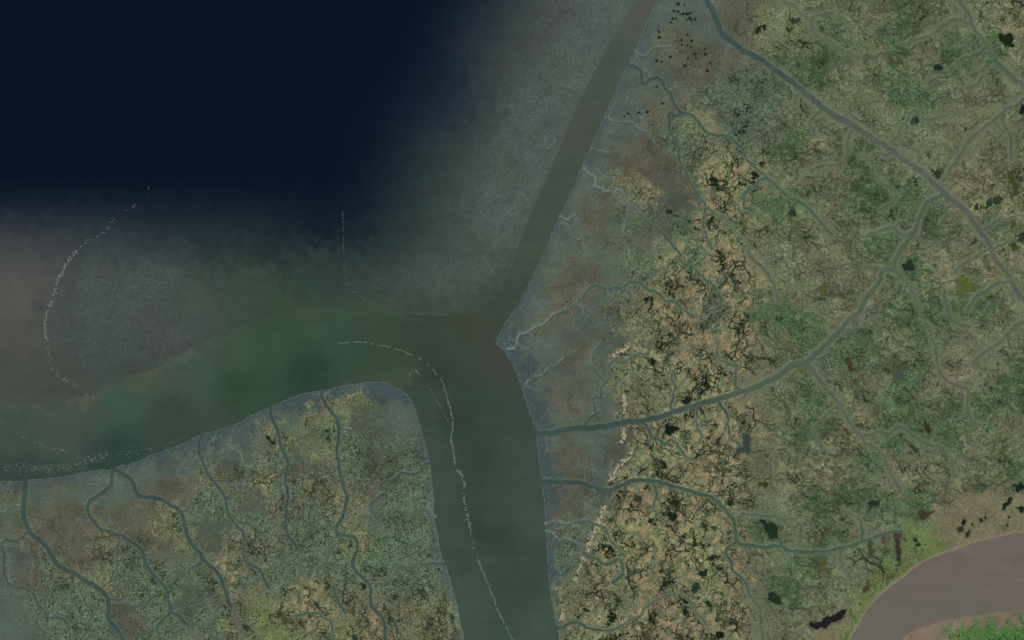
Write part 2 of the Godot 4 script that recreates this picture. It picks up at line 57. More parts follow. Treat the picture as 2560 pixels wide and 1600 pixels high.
# tidal creeks: width at the start and the end, water tint there (w paints sunlit banks), label, course
const CREEKS := """18 10 s m|long broad creek slanting from the top edge across the olive marsh to the right edge|1758,-170 1764,-60 1768,0 1780,24 1790,50 1801,77 1822,98 1848,120 1870,132 1905,149 1938,176 1965,193 2007,226 2042,256 2078,283 2126,310 2167,336 2221,369 2271,405 2304,427 2331,454 2358,480 2391,507 2420,534 2438,561 2456,585 2471,608 2483,638 2504,668 2524,692 2536,718 2554,742 2600,775 2740,850
8 4 s t|winding slate creek leaving the northern arm and running south-east into tan marsh|1571,161 1587,165 1602,175 1605,190 1604,206 1613,208 1624,197 1639,193 1655,201 1663,220 1677,238 1682,254 1690,267 1702,280 1716,284 1735,288 1745,304 1759,323 1782,337 1819,340 1838,354 1854,373 1870,400 1894,424 1914,442 1938,462 1959,480 1974,495 1989,498 2019,519 2048,549 2060,567 2078,585
5 3 t t|teal side creek curling north-east through fine green marsh|1819,338 1825,328 1840,317 1843,304 1846,298 1870,293 1888,286 1900,276
5 4 t t|teal hooked side creek hanging below the winding creek in tan marsh|1914,444 1900,449 1895,453 1894,461 1873,468 1861,483 1859,501 1859,519 1879,525
3 3 g g|tiny grey-green side creek below the bend of the winding slate creek|1782,340 1777,354 1774,368
6 3 s t|thin creek starting in a small loop on the mudflat and running down the marsh edge|1702,282 1695,291 1684,290 1676,278 1671,288 1676,304 1672,312 1674,328 1687,347 1695,368 1700,400 1716,434 1729,458 1743,485 1761,508 1762,519 1758,548 1761,580 1772,606 1780,622
4 8 g f|grass-filled channel widening into a bright green strip in the tan marsh|1763,517 1785,530 1809,543 1827,567 1840,579 1852,592
7 3 f m|pale silted track continuing south-east from the bright green strip|1852,592 1867,605 1873,638 1900,662 1926,698 1941,724 1944,751
5 5 w t|creek rising on the mudflat and running long and thin through tan marsh|1460,421 1470,429 1489,442 1489,458 1486,466 1505,471 1531,479 1547,471 1557,479 1560,493 1576,511 1594,530 1624,556 1653,580 1674,604 1695,630 1706,654 1721,667 1737,670 1748,688 1769,702 1788,720 1798,741 1803,754
3 3 w w|small pale hooked gully on the mudflat south of the thin creek's first bend|1486,466 1474,477 1475,490 1494,508 1497,524
3 3 w w|pale gully dropping south from where mudflat meets the first green clump|1576,514 1568,524 1571,537 1561,556 1560,577
4 3 t t|short dark green creek round a mounded clump at the mudflat's inner edge|1687,548 1700,553 1716,561 1724,575 1727,588 1737,598 1748,596
6 4 w t|pale creek with sharp bends crossing the middle of the eastern mudflat|1269,871 1285,870 1293,853 1298,836 1311,834 1333,819 1354,811 1367,800 1388,781 1412,776 1436,760 1454,747 1465,728 1481,715 1499,715 1520,721 1539,717 1557,719 1571,703 1589,703 1605,710 1621,725 1650,736 1663,753 1684,753 1700,768 1716,778 1735,792
3 2.5 w w|tiny pale forked gully under the sharp-bended mudflat creek|1441,761 1457,768 1457,781 1465,792 1475,789
17 8 s g|wide slate creek opening into the river and climbing north-east to meet the long broad creek|1335,1082 1362,1083 1380,1082 1420,1072 1457,1069 1505,1067 1531,1062 1571,1053 1610,1050 1650,1041 1690,1028 1743,1012 1790,998 1843,983 1880,970 1914,955 1947,937 1974,915 2016,903 2042,880 2075,851 2099,824 2129,790 2147,778 2161,748 2185,721 2200,698 2205,674 2233,672 2236,653 2248,629 2269,599 2286,576 2295,549 2307,522 2316,504 2358,485
5 4 p g|pale grassed channel running south-east from the dark green pond|2233,672 2257,695 2275,718 2289,748 2304,784 2319,817 2337,865 2343,910 2358,946 2376,958 2400,964 2417,976 2417,1008 2423,1047 2450,1062
3 2 g g|short twig creek west of the elbow beside the dark green pond|2205,674 2182,668 2161,666
5 3 g p|curved side creek west of the grey creek's green bank|2280,579 2263,588 2245,579 2236,567 2215,570 2191,579 2167,588
8 4 m m|straight silted brown-grey channel heading south-east from the pale creek's kink|2016,903 2033,928 2048,949 2069,976 2099,1011 2117,1044 2135,1071 2155,1089 2161,1107 2182,1115 2200,1127 2212,1151 2224,1178 2239,1205 2251,1226
5 3 g g|wavy green creek running east from the silted channel's fork|2155,1089 2176,1086 2200,1078 2221,1086 2236,1072 2257,1069 2280,1086 2301,1101 2328,1114 2346,1117 2370,1139 2382,1160 2385,1190
3 2 p p|faint pale channel bending south-west from the silted channel|2099,1013 2075,1026 2054,1047 2033,1074 2045,1104
13 4 s t|slate creek leaving the river at the brown mudflat and arching through tan marsh|1346,1203 1380,1205 1404,1204 1452,1207 1478,1216 1505,1224 1528,1224 1552,1213 1584,1201 1624,1201 1663,1209 1703,1221 1743,1233 1774,1242 1801,1261 1822,1285 1835,1303 1839,1327 1840,1351 1851,1360 1880,1363 1900,1367 1944,1364 1974,1375 2019,1379 2078,1375 2123,1363 2155,1352 2191,1340 2227,1329 2257,1326
6 4 s g|stub creek dropping south from the arching creek beside the white ridge|1523,1226 1520,1248 1518,1274
6 3 t t|teal creek hanging south from the top of the arch|1632,1208 1642,1234 1634,1256 1634,1274 1645,1285 1660,1300
6 3 s g|creek running south from the corner of the arch and down the tan marsh edge|1838,1356 1819,1367 1814,1383 1827,1404 1830,1422 1846,1438 1867,1459 1870,1480 1888,1504 1900,1531 1903,1573 1905,1600 1908,1700
3 2 g g|thin creek heading east from the arch's right shoulder|1835,1295 1848,1287 1888,1285 1926,1290 1959,1299 1989,1296
4 4 w t|northern of two thin creeks joining the river below the brown mudflat|1365,1308 1372,1306 1386,1299 1404,1306 1430,1307 1446,1303 1470,1303 1491,1311 1513,1320 1520,1340 1531,1361 1550,1375 1560,1390
4 7 w t|southern of two thin creeks joining the river below the brown mudflat|1366,1327 1374,1328 1386,1340 1401,1347 1415,1342 1436,1351 1452,1364 1460,1380 1478,1393 1494,1397 1507,1408 1523,1408 1542,1397 1555,1406 1557,1425 1547,1446 1531,1454
6 2 s g|southernmost east bank creek rising into a long arc in tan marsh|1391,1570 1409,1566 1430,1557 1449,1557 1465,1568 1483,1573 1512,1576 1539,1572 1560,1560 1579,1547 1600,1541 1610,1523 1629,1507 1653,1494 1677,1486 1703,1486 1721,1499 1737,1523 1748,1541 1764,1555 1772,1578
5 3 s t|short teal creek joining the wide slate creek from the north beside shrubs|1687,1029 1676,1020 1682,996 1687,975 1687,959 1679,948 1682,927
5 4 t g|wriggling teal creek joining the wide slate creek near its bend|1851,977 1838,964 1840,948 1838,916 1822,908 1803,903 1793,885 1793,858
7 4 s t|straight creek dropping from the wide slate creek to the blue-grey pond|1798,1004 1811,1025 1819,1043 1822,1078 1830,1099 1851,1112
5 4 s t|short creek under the wide slate creek ending in green grass|1743,1018 1740,1051 1740,1065 1753,1080 1756,1094
6 4 s t|looping teal creek south of the wide slate creek beside the black pool|1608,1057 1621,1072 1629,1091 1645,1099 1663,1111 1677,1099 1692,1110 1708,1136 1721,1147
5 3 s g|branching mud creek climbing north along the mudflat's inner edge|1457,1067 1475,1041 1489,1035 1483,996 1502,990 1505,969 1520,943 1520,911 1531,901 1557,907 1584,885 1618,882 1624,853
3 2 s w|hooked gully west of the branching mud creek|1507,947 1494,938 1481,914 1478,890 1486,869 1505,853
2.5 2 w w|long faint pale gully slanting over the brown mudflat|1317,959 1330,946 1354,935 1372,919 1399,903 1423,885 1441,877
9 8 g g|grey-green creek wandering down from the top right to the right edge|2360,-170 2385,-40 2397,0 2414,24 2426,42 2428,60 2438,77 2465,107 2483,137 2504,167 2524,185 2548,205 2560,214 2620,260 2740,300
6 4 t g|teal creek curving south beside the blue-black pond at the right edge|2640,215 2575,232 2545,259 2516,269 2505,283 2510,310 2524,336 2528,366 2528,396
5 3 g p|green creek running west in the north marsh from the wandering creek|2427,54 2406,54 2388,45 2364,60 2331,83 2301,94 2281,98 2269,107 2242,112
4 2 t g|teal stepped creek below the dark green thicket near the top right|2465,116 2453,131 2432,140 2406,146 2385,164 2364,179 2328,180
4 3 t g|teal curved creek round the grey mud patch near the top right|2489,152 2468,155 2456,179 2444,205 2415,220
5 2 g p|pale channel entering at the top and running south-east over the olive plain|1920,-170 1945,-30 1959,0 1983,12 2001,33 2025,51 2031,66 2045,92 2066,98 2093,116 2117,128 2147,143
3 2 p p|short pale spur pointing east from the top channel|2028,48 2048,36 2084,28
6 3 p g|pale side channel dropping south from the long broad creek|2135,316 2123,328 2117,358 2117,384 2099,408 2054,413 2025,426
4 2 p g|thin stepped side channel below the long broad creek's upper half|2054,265 2051,277 2030,292 2022,301 2031,322 2037,337
4 2 p g|hooked side channel rising north from the long broad creek|2239,372 2242,363 2227,357 2230,349 2245,337 2248,322 2269,298 2275,277 2293,283 2317,299 2334,295 2364,289
5 3 m p|light-banked side channel running west from the long broad creek|2227,380 2206,387 2191,378 2182,381 2176,396 2153,390
3 2 t g|thin teal channel winding south through dark green scrub|2179,399 2182,426 2194,447 2206,457 2233,478 2239,490 2227,510 2200,522
3 2 p p|tiny pale hook beside the long broad creek's upper bend|2004,226 1989,241 1986,256
6 4 p p|long pale track-like channel climbing north-east from the creek crossing|2356,468 2352,454 2364,442 2373,424 2388,403 2405,375 2432,339 2465,312 2504,283
4 3 g g|short green curl on the south side of the creek crossing|2376,512 2364,525 2358,549 2349,560
4 2 g g|side channel running north-east past rounded tan hummocks|2450,577 2465,570 2480,561 2501,543
4 3 g g|side channel curving east towards the small green pond|2480,626 2489,617 2507,611 2524,593
3 2 p p|thin side channel heading west from the grey creek below the hummocks|2471,620 2450,632 2429,647 2402,662 2385,683
6 4 g g|green creek looping west of the grey creek below the olive pond|2528,704 2498,707 2480,715 2459,730 2438,742 2426,757 2417,775
6 4 g g|horseshoe green channel under the olive pond|2361,724 2364,757 2373,790 2394,808 2423,814
8 5 g p|broad pale green channel slanting down from the right edge|2740,720 2600,790 2548,806 2519,830 2492,860 2462,877 2432,904
5 3 t g|short green channel feeding the foreshore end of the arching creek|2153,1352 2156,1335 2147,1299 2108,1272
4 2 g p|thin channel dropping south from the arching creek near olive ponds|2099,1370 2102,1403 2114,1433 2126,1450
15 11 s s|westernmost creek of the south marsh, broad at the mouth and running south-east|62,1195 61,1216 61,1244 58,1270 58,1287 66,1314 82,1338 114,1364 130,1390 143,1412 164,1425 190,1435 212,1451 246,1470 265,1488 271,1512 270,1544 283,1562 299,1581 310,1600 340,1700
5 4 s s|creek looping along the left edge of the south marsh|66,1330 56,1344 34,1352 13,1351 3,1361 9,1380 9,1409 11,1438 21,1457 37,1467 71,1475 87,1491 98,1512 106,1528 127,1544 156,1547 169,1565 175,1589 178,1640
3 2.5 s g|crooked small creek off the left edge loop|34,1467 26,1480 29,1496 45,1510 57,1525
4 3 s s|dark small creek leaving the left edge loop southwards|103,1531 90,1547 98,1570 114,1597 125,1650
4 3 s g|side creek running east from the westernmost creek in green marsh|272,1496 291,1499 312,1506 325,1510 333,1515 352,1507 368,1508
3 3 w w|pale gully reaching the left edge near the western mouth|56,1261 26,1267 0,1281 -60,1300
3 3 g g|side creek south of the westernmost creek's middle bend|204,1454 183,1458 177,1478 180,1517 190,1539 209,1547 225,1562
8 9 s s|second south marsh creek, sharing its mouth and bulging west on the mudflat|284,1168 279,1186 275,1210 254,1232 225,1250 217,1263 222,1287 238,1308 251,1322 286,1332 312,1344 344,1364 357,1385 365,1409 378,1433 399,1451 415,1470 421,1494 425,1517 426,1531
7 8 s b|eastern fork of the second south creek, turning brown with silt at the bottom|426,1531 447,1539 463,1557 479,1581 500,1600 540,1650
6 5 s t|western fork of the second south creek|425,1532 402,1552 392,1570 397,1581
4 2.5 s g|thin creek dropping south from the second creek's first inland bend|307,1348 296,1364 292,1390 292,1420 304,1438
4 2 s g|thin creek running east from the second creek's middle|360,1385 378,1388 394,1396 410,1393 423,1398
11 11 s s|third south marsh creek, from the shared mouth to the brown silted track|286,1172 305,1184 317,1191 333,1207 339,1225 352,1241 378,1242 407,1250 429,1263 450,1279 458,1298 466,1330 476,1356 500,1383 505,1396 534,1422 553,1446 563,1475 571,1504 579,1517
9 8 b b|brown silted dry channel continuing the third south creek to the bottom edge|579,1517 590,1541 598,1570 606,1600 625,1700
4 2 s g|crooked creek running east from the third creek's elbow|450,1278 481,1279 489,1293 510,1295 529,1314
4 3 s g|creek looping south-west from the third creek's lower bend|504,1397 495,1409 476,1422 472,1433 476,1459 489,1491 497,1507 518,1520
7 5 s s|fourth south marsh creek, narrow mouth and long wavering course|508,1086 500,1101 497,1125 505,1151 518,1180 532,1204 550,1223 563,1249 571,1285 592,1314 609,1335 610,1364 608,1390 618,1406 647,1422 658,1443 674,1472
3 2.5 g g|thin end of the fourth south creek skirting the orange tan bank|674,1472 687,1483 703,1494 724,1502
4 2 s w|side creek running east from the fourth creek over brown mud|532,1204 545,1199 569,1208 589,1216 605,1227 629,1236
4 3 s w|small creek on the blue mud between the fourth and fifth mouths|545,1078 546,1101 558,1114 590,1122 603,1138 611,1162 622,1186
9 8 s s|fifth south marsh creek, running straight south past a dark pool|674,1017 676,1022 679,1046 690,1067 698,1096 706,1125 719,1149 716,1178 713,1200 719,1240 715,1279 713,1314 721,1340 735,1359 743,1372
4 3 t g|western fork at the head of the fifth south creek|743,1372 724,1383 708,1393 702,1406 708,1427 719,1443 732,1449 750,1462
3 2 t g|eastern fork at the head of the fifth south creek|745,1372 756,1396 750,1412 750,1430 761,1443
4 3 g g|side creek running east then south from the fifth creek|716,1221 735,1223 750,1233 764,1244 762,1270
8 9 s s|sixth south marsh creek, the easternmost, winding to the bottom edge|805,977 803,985 811,1003 822,1024 840,1043 846,1069 846,1096 842,1125 844,1157 851,1186 859,1217 867,1249 859,1284 842,1314 843,1330 854,1338 877,1339 891,1351 893,1369 883,1396 881,1414 893,1433 914,1449 925,1465 925,1499 933,1520 952,1539 962,1565 963,1600 968,1700
4 3 s w|stub creek leaving the easternmost creek near its mouth|847,1076 854,1069 864,1069 880,1072
4 3 g g|stepped creek dropping south-west from the easternmost creek's loop|851,1340 840,1356 827,1369 822,1390 814,1404 795,1417 793,1433 803,1451
6 3 s s|forked creek entering the south marsh from the river's west bank|1080,1157 1060,1162 1044,1183 999,1183 994,1194 967,1202 949,1215 967,1223 952,1239 930,1255 925,1268 933,1284
5 3 s g|smooth creek entering the south marsh from the river further south|1112,1409 1089,1410 1063,1412 1044,1409 1028,1417 1010,1414 986,1408 981,1422 973,1428 975,1441
3 2 w g|faint creek on the river's west bank between the two others|1088,1291 1049,1286 1010,1278
8 6 t t|wide green grassy gully in the orange tan bank|832,1465 840,1491 851,1512 864,1533
4 3 t t|teal creek arching round the dark tree-shaped pool at the bottom|735,1539 756,1537 769,1531 793,1533 803,1543 824,1552 832,1570 836,1590
4 3 w w|pale creek on the north flat west of the northern arm|1427,206 1441,210 1455,213 1468,216
3.5 3 w w|pale hooked creek on the north flat's southern half|1262,537 1275,543 1290,541 1302,549 1310,555
3 3 w w|small pale gully at the northern arm's east bank near the dark reeds|1590,128 1600,136 1615,140 1635,117 1660,118 1680,112
3 3 w w|pale gully slanting across the mudflat from the northern arm|1514,293 1530,300 1552,306 1575,304 1590,311 1605,325 1620,333 1640,360
2.5 2.5 w w|short pale gully near the middle of the northern arm's east bank|1478,372 1500,374 1520,381 1545,380
3 3 w w|pale forked gully halfway down the northern arm's east bank|1401,541 1412,547 1430,542 1440,536
3 2.5 w w|pale gully trailing south-east below the forked gully|1405,553 1420,560 1424,575 1428,587 1450,598"""
# pools and ponds: colour, label, outline
const PONDS := """36,34,32|long black lagoon tapering beside the muddy river foreshore|2024,1558 2048,1552 2078,1540 2102,1525 2117,1524 2114,1534 2093,1552 2066,1567 2048,1573 2030,1567
38,56,36|dark green pond with a trailing southern tail in the bottom right marsh|1923,1483 1944,1483 1953,1495 1951,1507 1938,1510 1917,1501
98,110,56|bright olive pond with ragged edges near the right edge|2402,686 2411,697 2432,710 2428,724 2417,731 2405,741 2392,733 2396,715 2394,697
100,97,58|small mustard pond alone in the olive marsh|2060,707 2069,715 2063,730 2051,733 2054,716
28,38,44|blue-black pond cut by the right edge|2551,262 2568,264 2566,280 2551,284 2538,274
68,82,40|narrow moss green pond close to the upper right edge|2528,442 2539,454 2545,471 2542,489 2536,486 2528,460
62,86,42|small triangular green pond near the right edge hummocks|2536,607 2548,620 2533,623 2529,613
42,56,38|round dark green pond east of the creek elbow|2257,661 2272,647 2286,662 2283,677 2269,680 2257,673
74,64,46|rectangular brown pond beside the silted channel|2108,895 2120,895 2138,925 2126,931
86,90,90|lilac-grey pond in the middle of the olive marsh|2236,931 2260,922 2251,946 2239,946
66,78,78|blue-grey pond at the tan marsh's eastern edge|1856,1083 1875,1085 1875,1112 1870,1131 1843,1128 1856,1113
22,34,25|black thicket-edged pool south of the wide slate creek|1663,1065 1676,1057 1695,1070 1687,1080 1674,1087 1661,1075
62,60,42|small brown triangular pool under the arching creek|1585,1247 1592,1233 1602,1250 1592,1254
58,62,44|olive pool with a pointed foot inside the arch|1756,1309 1772,1311 1766,1332 1758,1343 1761,1322
60,66,48|star-shaped olive pool in the southern tan marsh|1653,1407 1663,1424 1685,1427 1663,1430 1636,1431 1653,1422
46,54,46|upright narrow slate pool in the southern tan marsh|1538,1485 1545,1486 1547,1517 1539,1518
26,38,32|tall dark pool under the long arc creek|1711,1502 1720,1502 1717,1541 1709,1530
22,34,22|black ragged pool cut near the bottom edge of the tan marsh|1785,1584 1797,1577 1811,1593 1798,1597
28,58,34|deep green pool east of the long arc creek|1764,1505 1785,1510 1777,1528 1769,1520
26,50,32|dark green ragged pool north of the long arc creek|1743,1427 1769,1424 1766,1438 1750,1440
40,68,40|leafy green pool just above the long arc creek|1729,1468 1753,1445 1750,1476 1735,1481
26,44,32|large dark teal pool inside the arch's western half|1655,1287 1677,1277 1695,1290 1687,1303 1668,1292
34,46,28|dark pond with feathery rim at the top right|2498,86 2533,86 2533,113 2514,116 2495,101
36,52,34|dark green pond above the teal stepped creek|2331,166 2346,160 2361,167 2358,179 2333,177
34,42,30|dark crescent pool beside the tan clump at the north|1887,80 1896,66 1903,60 1914,64 1912,74 1903,68 1894,82
76,66,54|brown triangular pool behind the bright foreshore|2301,1278 2328,1275 2338,1280 2304,1299 2295,1296
60,50,42|rounded brown pool on the tan foreshore|2397,1317 2405,1316 2408,1328 2394,1333
58,48,40|narrow upright brown pool on the tan foreshore|2423,1317 2427,1328 2418,1345 2415,1340
22,24,22|black hook-shaped pool on the tan foreshore|2459,1275 2463,1276 2469,1290 2464,1305 2453,1309 2449,1300 2459,1299 2462,1290
28,30,24|small black pool with a knob on the tan foreshore|2409,1299 2414,1299 2416,1306 2408,1314 2404,1308
28,30,24|smallest black pool on the tan foreshore|2430,1304 2433,1310 2430,1314 2428,1308
86,72,62|reddish brown pool by the green foreshore|2168,1462 2174,1465 2164,1481 2155,1481 2158,1472
80,70,66|purple-brown pool topping the dark wedge on the green foreshore|2236,1332 2254,1332 2249,1347 2236,1344
60,62,56|dark ragged wedge of pools pointing down the green foreshore|2238,1346 2250,1348 2251,1378 2250,1405 2245,1412 2241,1390 2237,1372
92,86,78|mauve pool left of the dark wedge|2206,1343 2221,1343 2221,1355 2209,1356
48,48,40|dark long-legged pool right of the dark wedge|2284,1343 2292,1348 2300,1358 2292,1366 2286,1371 2288,1358
26,40,34|blue-black pool in the far right corner of the foreshore|2536,1213 2554,1206 2562,1218 2545,1230
28,42,34|dark leaning pool left of the far right corner|2507,1262 2520,1250 2533,1238 2529,1251 2513,1273 2506,1274
28,44,36|dark ragged pool at the right edge of the foreshore|2538,1266 2554,1265 2566,1272 2548,1280
28,42,34|dark forked pool below the leaning pool|2516,1290 2528,1280 2525,1291 2521,1303
30,34,30|small dark ringed pool above the pink beach|2503,1315 2516,1313 2513,1322 2506,1321
95,98,54|upright olive yellow pond south of the arching creek|2045,1399 2060,1394 2062,1424 2051,1424
78,84,58|soft olive pool at the west end of the green foreshore|2172,1354 2185,1353 2182,1396 2172,1394
82,86,42|small olive diamond pond north of the foreshore|2230,1231 2243,1233 2228,1245
58,62,40|dim olive pond among dark scrub right of centre|2313,1055 2331,1077 2322,1087 2310,1068
66,68,40|brown-green marshy pond at the western edge of the olive marsh|1897,1205 1926,1210 1914,1217 1902,1213
66,70,50|narrow slanting grey-green pond below the wavy green creek|2271,1112 2280,1112 2298,1130 2286,1127
38,60,42|dark green rectangular pond north of the arching creek|2167,1256 2203,1248 2194,1266 2173,1268
34,54,34|dark feathered pond north-west of the arching creek|1902,1299 1920,1304 1938,1309 1944,1343 1923,1345 1914,1322
44,56,46|tiny round dark pool beside the easternmost south creek|906,1460 912,1459 914,1466 909,1471 905,1466
42,62,48|dark green soft pool in the south-eastern corner of the south marsh|983,1487 991,1491 989,1507 984,1503
34,44,36|dark slanting pool beside the fifth south creek|660,1084 672,1091 684,1107 680,1110 667,1096
44,52,40|dark pool bent along the mudflat edge|1662,518 1676,527 1690,538 1680,537 1666,530"""

const SHELL_BANKS := """northernmost white shell bank beside a small creek at the mudflat's inner edge|10|1528,888 1545,880 1556,872 1575,862
small white shell bank south of the northernmost one, above the wide slate creek|8|1556,980 1562,1000 1557,1030
white shell patch just below the wide slate creek's mouth reach|9|1556,1072 1560,1088 1553,1104
slanting white shell bank along the tan edge behind the brown mudflat|9|1578,1130 1562,1150 1540,1170 1530,1190 1522,1200
long broken white shell bank south of the arching creek|11|1512,1265 1500,1290 1492,1315 1480,1340 1472,1355 1466,1375
round white shell patch on the lower of two thin creeks|9|1462,1383 1458,1395
narrow white shell bank trailing from the round patch|7|1450,1412 1443,1430 1436,1445
lowest white shell patch close to the river's east bank|8|1408,1528 1402,1548"""

# lines of foam on the water: label, width of the scatter, size of the flecks, flecks per metre, course
const FOAM := """long thin foam line arching from the bay into the southern river arm|0.6|0.75|2.4|848,858 903,855 935,861 988,871 1035,890 1067,908 1088,932 1104,951 1114,980 1120,1001
ragged foam streak in the upper southern river arm|2.0|0.9|1.8|1120,1001 1128,1033 1132,1064 1128,1096 1133,1128 1138,1160 1146,1180
broken foam flecks in the middle of the southern river arm|3.5|1.5|0.55|1146,1176 1154,1191 1162,1213 1159,1244 1167,1276 1174,1318 1176,1335
scattered foam specks between the broken flecks and the lower streak|7|1.1|0.25|1176,1335 1183,1371 1194,1400 1206,1425
solid white foam streak running to the bottom edge|0.8|0.95|2.2|1194,1396 1205,1425 1215,1445 1231,1488 1252,1541 1273,1583 1281,1599 1310,1680
faint straight foam thread beside the ragged streak|0.5|0.7|0.8|1067,959 1088,996 1109,1033 1124,1062
pale hooked foam wisp off the south marsh's corner|2.0|1.0|0.7|1024,964 1024,945 1026,932 1040,927 1051,940
surf line along the shoal's northern rim, fading into deep water|5|1.1|0.24|376,460 354,502 317,524 275,561 249,587 206,614
bright surf line round the shoal's western rim|5|1.3|1.1|206,614 185,635 159,672 143,704 132,746 116,783 114,846
surf line along the shoal's southern tip|6|1.1|0.6|114,846 122,899 140,930 159,947 180,960 196,968 217,990 236,992
thin foam line along the north flat's western edge|1.0|0.7|0.3|857,529 859,600 859,635 862,688 870,715 878,725 910,746 939,756
band of small whitecaps off the south marsh shore|12|1.0|0.9|-60,1168 0,1170 60,1173 116,1172 170,1165 212,1155 243,1142 280,1137
sparser whitecaps east of the whitecap band|14|0.9|0.35|280,1137 340,1130 400,1118 440,1108
short slanting foam streaks in the brown water at the left|5|1.2|0.3|42,1080 70,1097 105,1112 130,1118 170,1130
thin pale current line on the muddy river|0.8|0.6|0.8|2330,1488 2380,1464 2420,1452 2470,1442 2540,1448 2600,1450"""
const SHORE_FOAM := """pale wave line along the northern arm's straight east bank|1.3|ARM_EAST
pale wave line along the south marsh's curving north shore|1.4|SOUTH_SHORE
pale wave line along the river's long east bank|1.2|EAST_SHORE"""
const REEDS := "1720,40 1780,50 1680,105 1720,112 1740,140 1770,132 1800,135 1820,132 1845,122 1670,180 1700,176 1800,186 1830,175 1850,195 1882,185 1655,215 1540,300 1545,355 1810,330 1755,385 1755,425 1810,430 1840,447 1850,390 1880,510 1975,465 1980,515 1815,555 1890,550 1645,540 1520,575 1565,587 1785,625 2025,597 1995,667 1430,1060 1350,1065 1250,1078 1575,980 1520,820 1480,1182 1215,1102"

var chunk := []                      # what each strip of the survey found
var seg := {}                        # creek courses, cut in short straight pieces
var shore := {}
var rills := []                      # and the finest tributaries of the creeks
var twigs := []                      # the branching runnels of the marsh, sorted by strip: ax ay bx by w0 w1
var ponds := []
var field := PackedFloat32Array()    # kinds of ground on a 16 m grid: r g b hollows unevenness levee shrubs
var wet := PackedFloat32Array()      # water on the same grid: r g b depth
var areas := {}
var creek_info := []
var made := {}
var n_blotch := FastNoiseLite.new()
var n_patch := FastNoiseLite.new()
var n_grain := FastNoiseLite.new()
var n_fine := FastNoiseLite.new()
var n_warp := FastNoiseLite.new()
var n_crack := FastNoiseLite.new()
var n_twig := FastNoiseLite.new()
var hgt := PackedFloat32Array()
var top_of := {}

func _ready() -> void:
	var cam := Camera3D.new()
	cam.name = "camera"
	cam.position = Vector3(0, 5000, 0)
	cam.rotation_degrees = Vector3(-90, 0, 0)
	cam.fov = rad_to_deg(2.0 * atan(800.0 / 5000.0))
	cam.near = 10.0
	cam.far = 20000.0
	add_child(cam)
	var env := Environment.new()
	env.background_mode = Environment.BG_SKY
	var sky := ProceduralSkyMaterial.new()
	sky.sky_top_color = Color(0.34, 0.44, 0.60)
	sky.sky_horizon_color = Color(0.66, 0.73, 0.80)
	sky.ground_bottom_color = Color(0.25, 0.28, 0.24)
	sky.ground_horizon_color = Color(0.6, 0.66, 0.7)
	env.sky = Sky.new()
	env.sky.sky_material = sky
	env.tonemap_mode = Environment.TONE_MAPPER_LINEAR
	env.tonemap_exposure = 1.0
	env.sdfgi_enabled = true
	env.ssao_enabled = true
	env.ssil_enabled = true
	var we := WorldEnvironment.new()
	we.name = "environment"
	we.environment = env
	add_child(we)
	var sun := DirectionalLight3D.new()
	sun.name = "sun"
	sun.light_energy = 1.14
	sun.light_color = Color(1.0, 0.965, 0.91)
	sun.light_angular_distance = 0.5
	sun.shadow_enabled = true
	sun.position = Vector3(1500, 3000, 2900)
	add_child(sun)
	sun.look_at(Vector3.ZERO, Vector3.UP)

	survey()
	build_ground()
	build_water()
	build_creeks_and_ponds()
	build_pools()
	build_banks()
	build_shrubs()
	build_foam()

# ---------------------------------------------------------------- reading the maps
func pts(s: String) -> PackedVector2Array:
	var a := PackedVector2Array()
	for w in s.strip_edges().split(" ", false):
		var p := w.split(",")
		a.append(Vector2(float(p[0]), float(p[1])))
	return a

func rev(a: PackedVector2Array) -> PackedVector2Array:
	var b := a.duplicate()
	b.reverse()
	return b

func joined(parts: Array) -> PackedVector2Array:
	var a := PackedVector2Array()
	for p in parts:
		a.append_array(p)
	return a

func smooth_course(p: PackedVector2Array, wiggle: float, key: float) -> PackedVector2Array:
	var out := PackedVector2Array()
	for i in p.size() - 1:
		var a := p[max(i - 1, 0)]
		var b := p[i]
		var c := p[i + 1]
		var d := p[min(i + 2, p.size() - 1)]
		var n: int = max(1, int(b.distance_to(c) / 8.0))
		for k in n:
			var q := b.cubic_interpolate(c, a, d, float(k) / n)
			if i + k > 0:
				q += Vector2(n_patch.get_noise_2d(q.x * 7.0 + key, q.y * 7.0), n_patch.get_noise_2d(q.x * 7.0, q.y * 7.0 + 999.0 + key)) * wiggle
			out.append(q)
	out.append(p[p.size() - 1])
	return out

func pieces(list: Array) -> Dictionary:
	# list of [course, width0, width1, id]; each piece knows where along the course it lies
	var d := {"ax": PackedFloat32Array(), "ay": PackedFloat32Array(), "bx": PackedFloat32Array(), "by": PackedFloat32Array(), "w0": PackedFloat32Array(), "w1": PackedFloat32Array(), "t0": PackedFloat32Array(), "t1": PackedFloat32Array(), "id": PackedInt32Array()}
	for e in list:
		var p: PackedVector2Array = e[0]
		var total := 0.0
		for i in p.size() - 1:
			total += p[i].distance_to(p[i + 1])
		var run := 0.0
		for i in p.size() - 1:
			var l := p[i].distance_to(p[i + 1])
			d.ax.append(p[i].x); d.ay.append(p[i].y); d.bx.append(p[i + 1].x); d.by.append(p[i + 1].y)
			d.w0.append(lerpf(e[1], e[2], run / total) * 0.5); d.w1.append(lerpf(e[1], e[2], (run + l) / total) * 0.5)
			d.t0.append(run / total); d.t1.append((run + l) / total)
			d.id.append(e[3])
			run += l
	return d

func noise(n: FastNoiseLite, s: int, size: float, kind: int, octaves: int) -> void:
	n.seed = s
	n.noise_type = kind
	n.frequency = 1.0 / size
	n.fractal_type = FastNoiseLite.FRACTAL_FBM if octaves > 1 else FastNoiseLite.FRACTAL_NONE
	n.fractal_octaves = octaves

